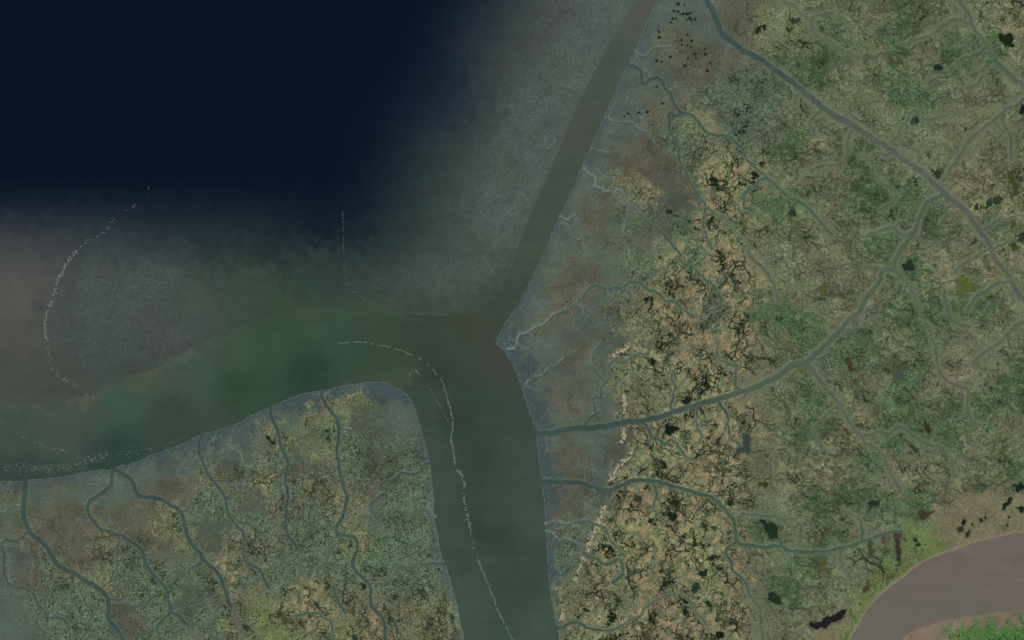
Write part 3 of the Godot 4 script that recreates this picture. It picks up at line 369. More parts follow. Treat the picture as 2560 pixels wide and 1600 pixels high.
func survey() -> void:
	noise(n_blotch, 11, 260.0, FastNoiseLite.TYPE_SIMPLEX_SMOOTH, 2)
	noise(n_patch, 23, 75.0, FastNoiseLite.TYPE_SIMPLEX_SMOOTH, 2)
	noise(n_grain, 37, 11.0, FastNoiseLite.TYPE_SIMPLEX_SMOOTH, 2)
	noise(n_fine, 41, 5.0, FastNoiseLite.TYPE_SIMPLEX, 1)
	noise(n_warp, 53, 38.0, FastNoiseLite.TYPE_SIMPLEX_SMOOTH, 2)
	for n in [n_crack, n_twig]:
		noise(n, 61 if n == n_crack else 67, 27.0 if n == n_crack else 13.0, FastNoiseLite.TYPE_CELLULAR, 1)
		n.cellular_return_type = FastNoiseLite.RETURN_DISTANCE2_SUB
		n.cellular_distance_function = FastNoiseLite.DISTANCE_EUCLIDEAN
		n.cellular_jitter = 1.0
	var aw := pts(ARM_WEST)
	var ae := pts(ARM_EAST)
	var se := pts(SEA_EDGE)
	var ss := pts(SOUTH_SHORE)
	var es := pts(EAST_SHORE)
	var mn := pts(MUDDY_NORTH)
	var ms := pts(MUDDY_SOUTH)
	areas = {
		"river": joined([aw, se, ss, es, rev(ae)]),
		"sea": joined([aw, se, PackedVector2Array([Vector2(-400, 1015), Vector2(-400, -400), Vector2(1685, -400)])]),
		"muddy": joined([mn, ms]),
		"mudflat": pts(MUDFLAT_EAST), "foreshore": pts(FORESHORE),
	}
	var shores := []
	for s in [ae, ss, es, mn, ms]:
		shores.append([smooth_course(s, 2.5, 5.0), 0.0, 0.0, 0])
	shores.append([aw, 0.0, 0.0, 1])
	shores.append([se, 0.0, 0.0, 2])
	shore = pieces(shores)
	var list := []
	for line in CREEKS.split("\n", false):
		var c := line.split("|")
		var h := c[0].split(" ")
		list.append([smooth_course(pts(c[2]), 3.0 if float(h[0]) > 5.5 else 5.5, list.size() * 31.0), maxf(float(h[0]) * 0.78, 2.3), maxf(float(h[1]) * 0.76, 1.8), list.size()])
		creek_info.append([h[2], h[3], c[1]])
	seg = pieces(list)
	for line in PONDS.split("\n", false):
		var c := line.split("|")
		var o := pts(c[2])
		var lo := o[0]
		var hi := o[0]
		for q in o:
			lo = lo.min(q)
			hi = hi.max(q)
		ponds.append({"rgb": c[0].split_floats(","), "label": c[1], "o": o, "lo": lo - Vector2(12, 12), "hi": hi + Vector2(12, 12)})
	var ctl := []
	for k in GROUND_AT:
		for q in pts(GROUND_AT[k]):
			ctl.append([q.x, q.y] + GROUND[k])
	var wctl := [[], []]
	for k in 2:
		for w in (RIVER_AT if k == 0 else SEA_AT).split(" ", false):
			wctl[k].append(Array(w.split_floats(",")))
	var nx := 181
	var ny := 121
	var parts := []
	parts.resize(ny)
	var job := WorkerThreadPool.add_group_task(func(j: int): parts[j] = spread(j, nx, ctl, wctl), ny)
	WorkerThreadPool.wait_for_group_task_completion(job)
	for q in parts:
		field.append_array(q[0])
		wet.append_array(q[1])
	grow_runnels()
	chunk.resize(CHUNKS)
	job = WorkerThreadPool.add_group_task(func(k: int): chunk[k] = strip(k), CHUNKS)
	WorkerThreadPool.wait_for_group_task_completion(job)
	for c in chunk:
		hgt.append_array(c.h)

func kind_at(x: float, y: float, k: int) -> float:
	return field[(clampi(int((y + EDGE) / 16.0 + 0.5), 0, 120) * 181 + clampi(int((x + EDGE) / 16.0 + 0.5), 0, 180)) * 7 + k]

# runnels: little crooked drains that fork as they grow away from a wet spot
func grow_runnels() -> void:
	twigs.resize(CHUNKS)
	rills.resize(CHUNKS)
	for k in CHUNKS:
		twigs[k] = PackedFloat32Array()
		rills[k] = PackedFloat32Array()
	var rr := RandomNumberGenerator.new()
	rr.seed = 4242
	var todo := []
	for n in 15000:
		var x := rr.randf_range(-150.0, 2710.0)
		var y := rr.randf_range(-150.0, 1750.0)
		var hollow := kind_at(x, y, 3)
		var tan_ := clampf((kind_at(x, y, 0) - 108.0) / 22.0, 0.0, 1.0)
		var east := smoothstep(1840.0, 1940.0, x)
		var crowd := smoothstep(-0.45, 0.45, n_patch.get_noise_2d(x * 0.8 + 50.0, y * 0.8) + 0.25)
		if rr.randf() > hollow * lerpf(0.10, 1.1, crowd * crowd) * (0.9 if hollow < 0.45 else 1.0) * lerpf(0.72, 0.46, east) or x < 1230.0 and y < 930.0:
			continue
		var size := lerpf(0.55, 1.0, maxf(tan_, east * 0.9)) * lerpf(0.6, 1.25, rr.randf())
		if rr.randf() < 0.06 and hollow > 0.5:
			size *= 1.9
		var arms := rr.randi_range(1, 3) if rr.randf() < 0.8 else rr.randi_range(3, 6)
		var lean := 0.45 if east > 0.5 else 0.9
		for k in arms:
			var dir := rr.randf() * TAU
			if east > 0.5:
				dir = lean + (PI if rr.randf() < 0.5 else 0.0) + rr.randfn(0.0, 0.28) + n_blotch.get_noise_2d(x, y) * 2.2
			todo.append([x, y, dir, size, rr.randi_range(3, 7) if east < 0.5 else rr.randi_range(5, 10)])
		fork(todo, twigs, rr)
	# tributaries leave the creeks on both sides
	for e in seg.ax.size():
		var q := Vector2(seg.ax[e], seg.ay[e])
		var u := Vector2(seg.bx[e], seg.by[e]) - q
		if q.y < 960.0 and q.x < 1240.0 or rr.randf() > u.length() / (36.0 if q.x > 1240.0 and q.x < 1860.0 else 26.0) or seg.w0[e] < 1.1:
			continue
		var side := 1.0 if rr.randf() < 0.5 else -1.0
		todo.append([q.x, q.y, u.angle() + side * rr.randf_range(0.9, 1.7), rr.randf_range(0.6, 0.95), rr.randi_range(4, 9) if q.x < 1860.0 else rr.randi_range(6, 11)])
		fork(todo, rills, rr)

func fork(todo: Array, into: Array, rr: RandomNumberGenerator) -> void:
	while todo.size():
		var t: Array = todo.pop_back()
		var p := Vector2(t[0], t[1])
		var w: float = 1.2 * t[3]
		var left: int = t[4]
		var dir: float = t[2]
		for k in left:
			dir += rr.randfn(0.0, 0.42 if p.x < 1890.0 else 0.27)
			var q := p + Vector2.from_angle(dir) * rr.randf_range(3.0, 6.5) * lerpf(0.7, 1.0, t[3])
			var w2 := w * (0.86 if left < 9 else 0.92)
			var k0 := clampi(int((minf(p.y, q.y) - 5.0 + EDGE) / STEP) * CHUNKS / FH, 0, CHUNKS - 1)
			var k1 := clampi(int((maxf(p.y, q.y) + 5.0 + EDGE) / STEP) * CHUNKS / FH + 1, 0, CHUNKS - 1)
			for b in range(k0, k1 + 1):
				into[b].append_array(PackedFloat32Array([p.x, p.y, q.x, q.y, w, w2]))
			p = q
			w = w2
			if rr.randf() < (0.30 if left < 8 else 0.13) and left > 2 and t[3] > 0.3:
				todo.append([p.x, p.y, dir + (0.9 if rr.randf() < 0.5 else -0.9) * rr.randf_range(0.7, 1.4) * (1.0 if p.x < 1890.0 else 0.65), t[3] * 0.8, left - 2])

func spread(j: int, nx: int, ctl: Array, wctl: Array) -> Array:
	var a := PackedFloat32Array()
	var b := PackedFloat32Array()
	var y := j * 16.0 - EDGE
	for i in nx:
		var x := i * 16.0 - EDGE
		for pass_ in 3:
			var sum := [0.0, 0.0, 0.0, 0.0, 0.0, 0.0, 0.0]
			var n := 7 if pass_ == 0 else 4
			var tot := 0.0
			for c in (ctl if pass_ == 0 else wctl[pass_ - 1]):
				var dx: float = c[0] - x
				var dy: float = c[1] - y
				var d2 := dx * dx + dy * dy
				if d2 > 160000.0:
					continue
				var w := 1.0 / (d2 + (500.0 if pass_ == 0 else 1200.0))
				w = w * w * (w if pass_ == 0 else 1.0)
				tot += w
				for k in n:
					sum[k] += w * c[2 + k]
			tot = maxf(tot, 1e-30)
			for k in n:
				if pass_ == 0:
					a.append(sum[k] / tot)
				else:
					b.append(sum[k] / tot)
	return [a, b]

func crossings(poly: PackedVector2Array, y: float) -> PackedFloat32Array:
	var xs := PackedFloat32Array()
	var n := poly.size()
	for i in n:
		var a := poly[i]
		var b := poly[(i + 1) % n]
		if (a.y > y) != (b.y > y):
			xs.append(a.x + (y - a.y) / (b.y - a.y) * (b.x - a.x))
	xs.sort()
	return xs

func row_mask(poly: PackedVector2Array, y: float, mask: PackedByteArray, bit: int) -> PackedByteArray:
	var xs := crossings(poly, y)
	for k in range(0, xs.size() - 1, 2):
		var i0: int = clampi(ceili((xs[k] + EDGE) / STEP), 0, FW)
		var i1: int = clampi(ceili((xs[k + 1] + EDGE) / STEP), 0, FW)
		for i in range(i0, i1):
			mask[i] |= bit
	return mask

func lin(v: float) -> float:
	v /= 255.0
	return v / 12.92 if v <= 0.04045 else pow((v + 0.055) / 1.055, 2.4)

# one strip of the survey: heights, colours, water
func strip(k: int) -> Dictionary:
	var r0 := FH * k / CHUNKS
	var r1 := FH * (k + 1) / CHUNKS
	var rows := r1 - r0
	var n := rows * FW
	var dc := PackedFloat32Array(); dc.resize(n); dc.fill(60.0)
	var cid := PackedByteArray(); cid.resize(n); cid.fill(255)
	var ct := PackedFloat32Array(); ct.resize(n)
	var ds := PackedFloat32Array(); ds.resize(n); ds.fill(60.0)
	var arm := PackedFloat32Array(); arm.resize(n); arm.fill(60.0)
	var rim := PackedFloat32Array(); rim.resize(n); rim.fill(60.0)
	var pd := PackedFloat32Array(); pd.resize(n); pd.fill(60.0)
	var pid := PackedByteArray(); pid.resize(n); pid.fill(255)
	var y0 := r0 * STEP - EDGE
	var y1 := (r1 - 1) * STEP - EDGE
	for which in 2:
		var s: Dictionary = seg if which == 0 else shore
		var reach := 30.0 if which == 0 else 46.0
		var AX: PackedFloat32Array = s.ax
		var AY: PackedFloat32Array = s.ay
		var BX: PackedFloat32Array = s.bx
		var BY: PackedFloat32Array = s.by
		var W0: PackedFloat32Array = s.w0
		var W1: PackedFloat32Array = s.w1
		var T0: PackedFloat32Array = s.t0
		var T1: PackedFloat32Array = s.t1
		var ID: PackedInt32Array = s.id
		for e in AX.size():
			var ax := AX[e]
			var ay := AY[e]
			var bx := BX[e]
			var by := BY[e]
			if minf(ay, by) - reach > y1 or maxf(ay, by) + reach < y0:
				continue
			var i0 := clampi(int((minf(ax, bx) - reach + EDGE) / STEP), 0, FW - 1)
			var i1 := clampi(int((maxf(ax, bx) + reach + EDGE) / STEP) + 1, 0, FW - 1)
			var ux := bx - ax
			var uy := by - ay
			var l2 := maxf(ux * ux + uy * uy, 1e-6)
			var w0 := W0[e]
			var dw := W1[e] - w0
			for r in range(maxi(r0, int((minf(ay, by) - reach + EDGE) / STEP)), mini(r1 - 1, int((maxf(ay, by) + reach + EDGE) / STEP) + 1) + 1):
				var py := r * STEP - EDGE - ay
				var at := (r - r0) * FW + i0
				for i in range(i0, i1 + 1):
					var px := i * STEP - EDGE - ax
					var t := clampf((px * ux + py * uy) / l2, 0.0, 1.0)
					var qx := px - ux * t
					var qy := py - uy * t
					var d := sqrt(qx * qx + qy * qy)
					if which == 0:
						d -= w0 + dw * t
						if d < dc[at]:
							dc[at] = d
							cid[at] = ID[e]
							ct[at] = T0[e] + (T1[e] - T0[e]) * t
					elif ID[e] == 0:
						if d < ds[at]:
							ds[at] = d
					elif ID[e] == 1:
						if d < arm[at]:
							arm[at] = d
					elif d < rim[at]:
						rim[at] = d
					at += 1
	var td := PackedFloat32Array()
	var rd := PackedFloat32Array()
	for which in 2:
		var buf := PackedFloat32Array(); buf.resize(n); buf.fill(9.0)
		var tw: PackedFloat32Array = twigs[k] if which == 0 else rills[k]
		for e in range(0, tw.size(), 6):
			var ax := tw[e]
			var ay := tw[e + 1]
			var ux := tw[e + 2] - ax
			var uy := tw[e + 3] - ay
			var w0 := tw[e + 4]
			var dw := tw[e + 5] - w0
			var reach := w0 + (1.6 if which == 0 else 2.2)
			var l2 := maxf(ux * ux + uy * uy, 1e-6)
			var i0 := clampi(int((minf(ax, ax + ux) - reach + EDGE) / STEP), 0, FW - 1)
			var i1 := clampi(int((maxf(ax, ax + ux) + reach + EDGE) / STEP) + 1, 0, FW - 1)
			for r in range(maxi(r0, int((minf(ay, ay + uy) - reach + EDGE) / STEP)), mini(r1 - 1, int((maxf(ay, ay + uy) + reach + EDGE) / STEP) + 1) + 1):
				var py := r * STEP - EDGE - ay
				var at := (r - r0) * FW + i0
				for i in range(i0, i1 + 1):
					var px := i * STEP - EDGE - ax
					var t := clampf((px * ux + py * uy) / l2, 0.0, 1.0)
					var qx := px - ux * t
					var qy := py - uy * t
					var d := sqrt(qx * qx + qy * qy) - w0 - dw * t
					if d < buf[at]:
						buf[at] = d
					at += 1
		if which == 0:
			td = buf
		else:
			rd = buf
	for p in ponds.size():
		var P: Dictionary = ponds[p]
		var lo: Vector2 = P.lo
		var hi: Vector2 = P.hi
		if lo.y > y1 or hi.y < y0:
			continue
		var o: PackedVector2Array = P.o
		var m := o.size()
		for r in range(maxi(r0, int((lo.y + EDGE) / STEP)), mini(r1 - 1, int((hi.y + EDGE) / STEP)) + 1):
			var y := r * STEP - EDGE
			for i in range(maxi(0, int((lo.x + EDGE) / STEP)), mini(FW - 1, int((hi.x + EDGE) / STEP)) + 1):
				var x := i * STEP - EDGE
				var best := 1e9
				var inside := false
				for v in m:
					var a := o[v]
					var b := o[(v + 1) % m]
					var u := b - a
					var q := Vector2(x, y) - a
					best = minf(best, (q - u * clampf(q.dot(u) / maxf(u.length_squared(), 1e-6), 0.0, 1.0)).length_squared())
					if (a.y > y) != (b.y > y) and x < a.x + (y - a.y) / (b.y - a.y) * (b.x - a.x):
						inside = not inside
				var d := sqrt(best) * (-1.0 if inside else 1.0) + n_warp.get_noise_2d(x * 1.5, y * 1.5) * 7.0 + n_grain.get_noise_2d(x, y) * 2.5 + n_fine.get_noise_2d(x, y) * 0.8
				var at := (r - r0) * FW + i
				if d < pd[at]:
					pd[at] = d
					pid[at] = p
	var out_h := PackedFloat32Array(); out_h.resize(n)
	var rgb := PackedByteArray(); rgb.resize(n * 3)
	var water := PackedByteArray(); water.resize(n * 4)
	var kind := PackedByteArray(); kind.resize(n)
	var bush := PackedByteArray(); bush.resize(n)
	var navy := [lin(NAVY[0]), lin(NAVY[1]), lin(NAVY[2])]
	var tints := {"s": [63, 81, 77], "t": [62, 92, 76], "g": [80, 98, 82], "m": [87, 96, 86], "b": [106, 102, 93], "p": [94, 102, 84], "w": [112, 125, 122], "f": [90, 116, 80]}  # w: the sunlit scarps of mudflat gullies, painted into their water colour
	var warp := PackedFloat32Array(); warp.resize(2)
	var wx := 0.0
	var wy := 0.0
	var g0 := 0.0
	var g1 := 0.0
	var hollow := 0.0
	var rough := 0.0
	var levee := 0.0
	var shrub := 0.0
	var blotch := 0.0
	var patch := 0.0
	var gap := 0.0
	var creekside := 0.0
	var ar0 := 0.0
	var ag0 := 0.0
	var ab0 := 0.0
	var ad := 0.0
	var br := 0.0
	var bg := 0.0
	var bb := 0.0
	var east := 0.0
	var gate := 0.0
	var mingle := 0.0
	var last := -9
	for r in range(r0, r1):
		last = -9
		var y := r * STEP - EDGE
		var mask := PackedByteArray(); mask.resize(FW)
		mask = row_mask(areas.river, y, mask, 1)
		mask = row_mask(areas.sea, y, mask, 2)
		mask = row_mask(areas.muddy, y, mask, 4)
		mask = row_mask(areas.mudflat, y, mask, 8)
		mask = row_mask(areas.foreshore, y, mask, 16)
		for i in FW:
			var at := (r - r0) * FW + i
			var x := i * STEP - EDGE
			var m := mask[i]
			if y > 1440.0 and x > 2190.0:
				m |= 16
			kind[at] = m
			if (m & 5) and ds[at] > 45.0 and arm[at] > 45.0 and rim[at] > 45.0 or (m & 2) and x < 780.0 and y < 370.0 and dc[at] > 30.0:
				# open deep water: nothing of the ground shows
				out_h[at] = -2.5 if m & 5 else -4.6
				rgb[at * 3] = 84; rgb[at * 3 + 1] = 94; rgb[at * 3 + 2] = 86
				var tr: float = NAVY[0]
				var tg: float = NAVY[1]
				var tb: float = NAVY[2]
				var roll := 1.0
				if m & 5:
					var vx := (x + EDGE) / 16.0
					var vy := (y + EDGE) / 16.0
					var jx := mini(int(vx), 179)
					var jy := mini(int(vy), 119)
					vx -= jx
					vy -= jy
					var v0 := (jy * 181 + jx) * 8
					var v1 := v0 + 181 * 8
					tr = lerpf(lerpf(wet[v0], wet[v0 + 8], vx), lerpf(wet[v1], wet[v1 + 8], vx), vy)
					tg = lerpf(lerpf(wet[v0 + 1], wet[v0 + 9], vx), lerpf(wet[v1 + 1], wet[v1 + 9], vx), vy)
					tb = lerpf(lerpf(wet[v0 + 2], wet[v0 + 10], vx), lerpf(wet[v1 + 2], wet[v1 + 10], vx), vy)
					roll += 0.03 * n_patch.get_noise_2d(x, y) + 0.03 * n_blotch.get_noise_2d(x, y) + 0.03 * n_patch.get_noise_2d(x * 0.35 + 9.0 * n_warp.get_noise_2d(x, y), y * 2.6)
				water[at * 4] = clampi(int(tr * roll + 0.5), 0, 255)
				water[at * 4 + 1] = clampi(int(tg * roll + 0.5), 0, 255)
				water[at * 4 + 2] = clampi(int(tb * roll + 0.5), 0, 255)
				water[at * 4 + 3] = 255
				continue
			# --- the ground: broad features are read at every second sample
			if not (i & 1) or last != i - 1:
				wx = n_warp.get_noise_2d(x, y)
				wy = n_warp.get_noise_2d(x + 700.0, y - 300.0)
				g0 = n_grain.get_noise_2d(x, y)
				g1 = n_grain.get_noise_2d(x + 333.0, y)
				var fx := clampf((x + wx * 36.0 + g0 * 13.0 + EDGE) / 16.0, 0.0, 179.0)
				var fy := clampf((y + wy * 36.0 + g1 * 13.0 + EDGE) / 16.0, 0.0, 119.0)
				var ix := int(fx)
				var iy := int(fy)
				fx -= ix
				fy -= iy
				var f00 := (iy * 181 + ix) * 7
				var f01 := f00 + 181 * 7
				var k00 := (1.0 - fx) * (1.0 - fy)
				var k10 := fx * (1.0 - fy)
				var k01 := (1.0 - fx) * fy
				var k11 := fx * fy
				br = field[f00] * k00 + field[f00 + 7] * k10 + field[f01] * k01 + field[f01 + 7] * k11
				bg = field[f00 + 1] * k00 + field[f00 + 8] * k10 + field[f01 + 1] * k01 + field[f01 + 8] * k11
				bb = field[f00 + 2] * k00 + field[f00 + 9] * k10 + field[f01 + 2] * k01 + field[f01 + 9] * k11
				hollow = field[f00 + 3] * k00 + field[f00 + 10] * k10 + field[f01 + 3] * k01 + field[f01 + 10] * k11
				rough = field[f00 + 4] * k00 + field[f00 + 11] * k10 + field[f01 + 4] * k01 + field[f01 + 11] * k11
				levee = field[f00 + 5] * k00 + field[f00 + 12] * k10 + field[f01 + 5] * k01 + field[f01 + 12] * k11
				shrub = field[f00 + 6] * k00 + field[f00 + 13] * k10 + field[f01 + 6] * k01 + field[f01 + 13] * k11
				blotch = n_blotch.get_noise_2d(x, y)
				patch = n_patch.get_noise_2d(x, y)
				creekside = 0.9 * n_patch.get_noise_2d(x * 1.7, y * 1.7)
				east = smoothstep(1840.0, 1940.0, x + wx * 60.0) * (0.0 if m & 16 else 1.0)
				gate = smoothstep(-0.25, 0.55, patch + blotch * 0.35)
				gap = 1.0 - smoothstep(-0.1, 0.35, n_patch.get_noise_2d(x * 2.1 + 400.0, y * 2.1)) if hollow > 0.15 else 0.5
				mingle = 0.0
				if hollow > 0.5 and east < 0.9:
					mingle = smoothstep(-0.15, 0.35, n_patch.get_noise_2d(x * 3.4 + 90.0, y * 2.4 + x * 0.8)) * smoothstep(0.5, 0.75, hollow) * 0.62 * (1.0 - east)
				var w0 := (iy * 181 + ix) * 8 + (4 if m & 2 else 0)
				var w1 := w0 + 181 * 8
				ar0 = wet[w0] * k00 + wet[w0 + 8] * k10 + wet[w1] * k01 + wet[w1 + 8] * k11
				ag0 = wet[w0 + 1] * k00 + wet[w0 + 9] * k10 + wet[w1 + 1] * k01 + wet[w1 + 9] * k11
				ab0 = wet[w0 + 2] * k00 + wet[w0 + 10] * k10 + wet[w1 + 2] * k01 + wet[w1 + 10] * k11
				ad = wet[w0 + 3] * k00 + wet[w0 + 11] * k10 + wet[w1 + 3] * k01 + wet[w1 + 11] * k11
			last = i
			var cr := br
			var cg := bg
			var cb := bb
			var ar := ar0
			var ag := ag0
			var ab := ab0
			var d := dc[at] + g0 * 0.8 + creekside
			dc[at] = d
			var s := maxf(ds[at] + (g1 * 1.6 if ds[at] > 0.0 else 0.0), 0.0)
			var in_water := (m & 5) != 0
			var sd := -s if in_water else s
			var gx := x + wx * 24.0
			var gy := y + wy * 24.0
			var grain := n_grain.get_noise_2d(lerpf(gx, (gx * 0.87 + gy * 0.5) * 0.5, east), lerpf(gy, (gy * 0.87 - gx * 0.5) * 1.3, east))
			var fine := n_fine.get_noise_2d(x, y)
			var plain_ := smoothstep(levee * 0.3, levee * 1.3, d + patch * levee * 0.7 + grain * 2.0)      # 0 on the smooth levee
			var inland := smoothstep(4.0, 14.0, s)
			# hollows: crooked cracks that widen into pools
			var px := x + wx * 26.0
			var py := y + wy * 26.0
			var qx := lerpf(px, (px * 0.94 + py * 0.34) * 0.5, east)
			var qy := lerpf(py, (py * 0.94 - px * 0.34) * 1.3, east)
			var crack := n_crack.get_noise_2d(qx, qy) + 1.0
			var twig := n_twig.get_noise_2d(qx, qy) + 1.0
			var p1 := hollow * (-0.02 + 0.05 * gate + 0.05 * gap) + 0.04 * grain - 0.10 * (1.0 - hollow) - crack
			var p2 := hollow * (-0.12 + 0.13 * gate + 0.12 * gap) + 0.06 * grain - 0.12 * (1.0 - hollow) - twig
			var p3 := hollow * (patch + 0.5 * blotch + 0.45 * grain + 0.15 * fine) - lerpf(0.56, 0.52, east)
			var shut := 0.5 * (1.0 - plain_ * inland)
			p3 -= shut
			var p := maxf(p1, p2 * 0.6) - shut
			var hummock := smoothstep(0.0, 0.4, twig) - 0.6
			var h := 0.9 + 0.35 * patch + rough * (0.35 * grain + 0.16 * fine + 0.65 * hummock * (1.0 - 0.5 * east)) + 0.3 * east * exp(-pow((d - 7.0) / 5.0, 2.0))
			var runnel := smoothstep(0.7, -0.5, td[at]) * plain_ * inland
			h -= 0.5 * runnel
			var trib := smoothstep(lerpf(0.9, 2.0, east), lerpf(-0.3, 0.2, east), rd[at]) * smoothstep(0.0, 3.0, s)
			h -= 0.45 * trib * (1.0 - 0.6 * east)
			var wetness := maxf(runnel, maxf(smoothstep(-0.03, 0.02, p), smoothstep(-0.06, 0.0, p3) * 0.8) * 0.85)
			var far_ := 0.0
			if m & 2:
				var e := smoothstep(770.0, 1160.0, x)
				var north := 1.0 - smoothstep(lerpf(420.0, 600.0, e), lerpf(720.0, 920.0, e), y + wy * 12.0)
				var xr := lerpf(1540.0, 1190.0, clampf(y / 700.0, -0.2, 1.0))
				var xl := lerpf(1010.0, 640.0, clampf(y / 700.0, -0.2, 1.0))
				far_ = north * (1.0 - smoothstep(xl, xr, x + wx * 10.0))
				far_ = clampf(far_, 0.0, 1.0) * smoothstep(0.0, 44.0, rim[at])
				h = -ad + rough * (0.4 * grain + 0.2 * fine) * 0.8 + 0.15 * patch - 4.0 * pow(far_, 1.5)
				if d < 12.0:
					h = minf(h + 0.25, d * 0.25 - 0.05)
			elif in_water:
				h = maxf(-s * 0.22, -2.5)
				if arm[at] < 40.0:
					h = minf(h, -0.15 - arm[at] * 0.05)
			else:
				h -= 0.42 * smoothstep(-0.03, 0.06, p)
				if p3 > -0.2:
					h = minf(h, POOL - p3 * 4.0 + 0.12 * grain)
				h = minf(h, s * 0.3 + 0.1 * grain)
				if pd[at] < 12.0:
					h = minf(h, POOL + pd[at] * 0.22)
				h = minf(h, d * 0.36)
				h = maxf(h, -1.4)
			out_h[at] = h
			bush[at] = int(clampf(shrub * (1.0 - wetness) * plain_ * inland * smoothstep(-0.35, 0.5, patch + grain * 0.4), 0.0, 1.0) * 255.0) if not in_water and not (m & 2) and pd[at] > 3.0 else 0
			# --- its colour
			var calm := 0.35 if m & 2 else lerpf(0.55, 1.0, smoothstep(0.1, 0.4, hollow))
			var tone := 1.0 + calm * (0.13 * patch + 0.10 * blotch) + rough * (0.16 * grain + 0.20 * fine)
			tone += rough * (0.26 - 0.08 * east) * hummock + hollow * 0.10 * (smoothstep(0.0, 0.35, crack) - 0.5)
			cr = lerpf(cr, 88.0, mingle)
			cg = lerpf(cg, 104.0, mingle)
			cb = lerpf(cb, 78.0, mingle)
			if east > 0.0:
				tone += east * 0.30 * n_patch.get_noise_2d(qx * 1.4, qy * 5.0)
			var lit_rill := (1.0 - smoothstep(0.0, 0.05, crack)) * (1.0 - smoothstep(0.1, 0.4, hollow)) * smoothstep(-0.3, 0.2, patch)
			tone += 0.16 * lit_rill  # wet rills catching the light, painted as a lighter tone
			var green := clampf(blotch * 0.9 + patch * 0.5, -0.6, 0.6) * (0.25 + 0.75 * hollow)
			green = maxf(green, lerpf(-0.25, -0.05, east))
			cr *= tone * (1.0 - 0.10 * green)
			cg *= tone * (1.0 + 0.01 * green)
			cb *= tone * (1.0 - 0.07 * green)
			var bank := 1.0 - plain_
			if bank > 0.0 and not (m & 2):
				var v := bank * lerpf(0.35, 0.7, east)
				var warm := east
				cr = lerpf(cr, lerpf(90.0, 102.0, warm), v)
				cg = lerpf(cg, lerpf(110.0, 112.0, warm), v)
				cb = lerpf(cb, lerpf(94.0, 92.0, warm), v)
			if d < 3.0:
				var v := (1.0 - d / 3.0) * 0.6
				cr = lerpf(cr, 80.0, v)
				cg = lerpf(cg, 92.0, v)
				cb = lerpf(cb, 84.0, v)
			if s < 40.0 and not in_water and not (m & 18):
				var v := (1.0 - smoothstep(6.0, 28.0, s + patch * 18.0)) * 0.45
				cr = lerpf(cr, 72.0 + 12.0 * grain, v)
				cg = lerpf(cg, 88.0 + 11.0 * grain, v)
				cb = lerpf(cb, 92.0 + 10.0 * grain, v)
			elif s < 16.0 and (m & 16):
				var v := (1.0 - smoothstep(2.0, 9.0, s + grain * 4.0)) * 0.75
				cr = lerpf(cr, 132.0, v)
				cg = lerpf(cg, 116.0, v)
				cb = lerpf(cb, 106.0, v)
			if wetness > 0.0:
				# wet algal mud on the floor of the hollows, paler on the open flats
				var v := wetness * (0.88 - 0.16 * east if not (m & 2) else 0.45)
				var soft := maxf(east * 0.6, 1.0 - smoothstep(0.2, 0.55, hollow))
				cr = lerpf(cr, lerpf(40.0, 72.0, soft), v)
				cg = lerpf(cg, lerpf(48.0, 82.0, soft), v)
				cb = lerpf(cb, lerpf(34.0, 57.0, soft), v)
			if trib > 0.0 and not (m & 2):
				# the smallest gullies: drawn pale, darker in the tan marsh
				var v := trib * lerpf(0.75, 0.6, east)
				var deep := smoothstep(0.5, 0.8, hollow) * (1.0 - east) * (1.0 - mingle)
				cr = lerpf(cr, lerpf(110.0, 66.0, deep), v)
				cg = lerpf(cg, lerpf(lerpf(124.0, 116.0, east), 86.0, deep), v)
				cb = lerpf(cb, lerpf(lerpf(114.0, 93.0, east), 68.0, deep), v)
			if pd[at] < 7.0:
				var v := (1.0 - smoothstep(0.0, 6.0, pd[at] + grain * 3.0)) * 0.5
				cr = lerpf(cr, 66.0, v)
				cg = lerpf(cg, 80.0, v)
				cb = lerpf(cb, 58.0, v)
			rgb[at * 3] = clampi(int(cr + 0.5), 0, 255)
			rgb[at * 3 + 1] = clampi(int(cg + 0.5), 0, 255)
			rgb[at * 3 + 2] = clampi(int(cb + 0.5), 0, 255)
			# --- and that of the water over it
			var alpha := 1.0
			if d < 3.0 and cid[at] < 255 and not (m & 2) and sd > -14.0:
				var v := smoothstep(0.22, 0.5, ct[at])
				var c0: Array = tints[creek_info[cid[at]][0]]
				var c1: Array = tints[creek_info[cid[at]][1]]
				var mix := 1.0 if not in_water else smoothstep(14.0, 0.0, s)
				ar = lerpf(ar, lerpf(c0[0], c1[0], v) + 4.0 * patch, mix)
				ag = lerpf(ag, lerpf(c0[1], c1[1], v) + 4.0 * patch, mix)
				ab = lerpf(ab, lerpf(c0[2], c1[2], v) + 4.0 * patch, mix)
			elif m & 2:
				var v := pow(far_, 1.25)
				ar = lerpf(ar, NAVY[0], v)
				ag = lerpf(ag, NAVY[1], v)
				ab = lerpf(ab, NAVY[2], v)
				alpha = 1.0 - exp(-0.95 * maxf(ad + 4.0 * pow(far_, 1.5), 0.0))
				alpha = maxf(alpha, maxf(1.0 - smoothstep(0.0, 4.0, arm[at]), 1.0 - smoothstep(0.0, 22.0, rim[at] + patch * 12.0)))
			var ripple := 1.0 + 0.03 * patch + 0.03 * blotch + 0.03 * n_patch.get_noise_2d(x * 0.35 + wx * 9.0, y * 2.6)
			water[at * 4] = clampi(int(ar * ripple + 0.5), 0, 255)
			water[at * 4 + 1] = clampi(int(ag * ripple + 0.5), 0, 255)
			water[at * 4 + 2] = clampi(int(ab * ripple + 0.5), 0, 255)
			water[at * 4 + 3] = clampi(int(alpha * 255.0 + 0.5), 0, 255)
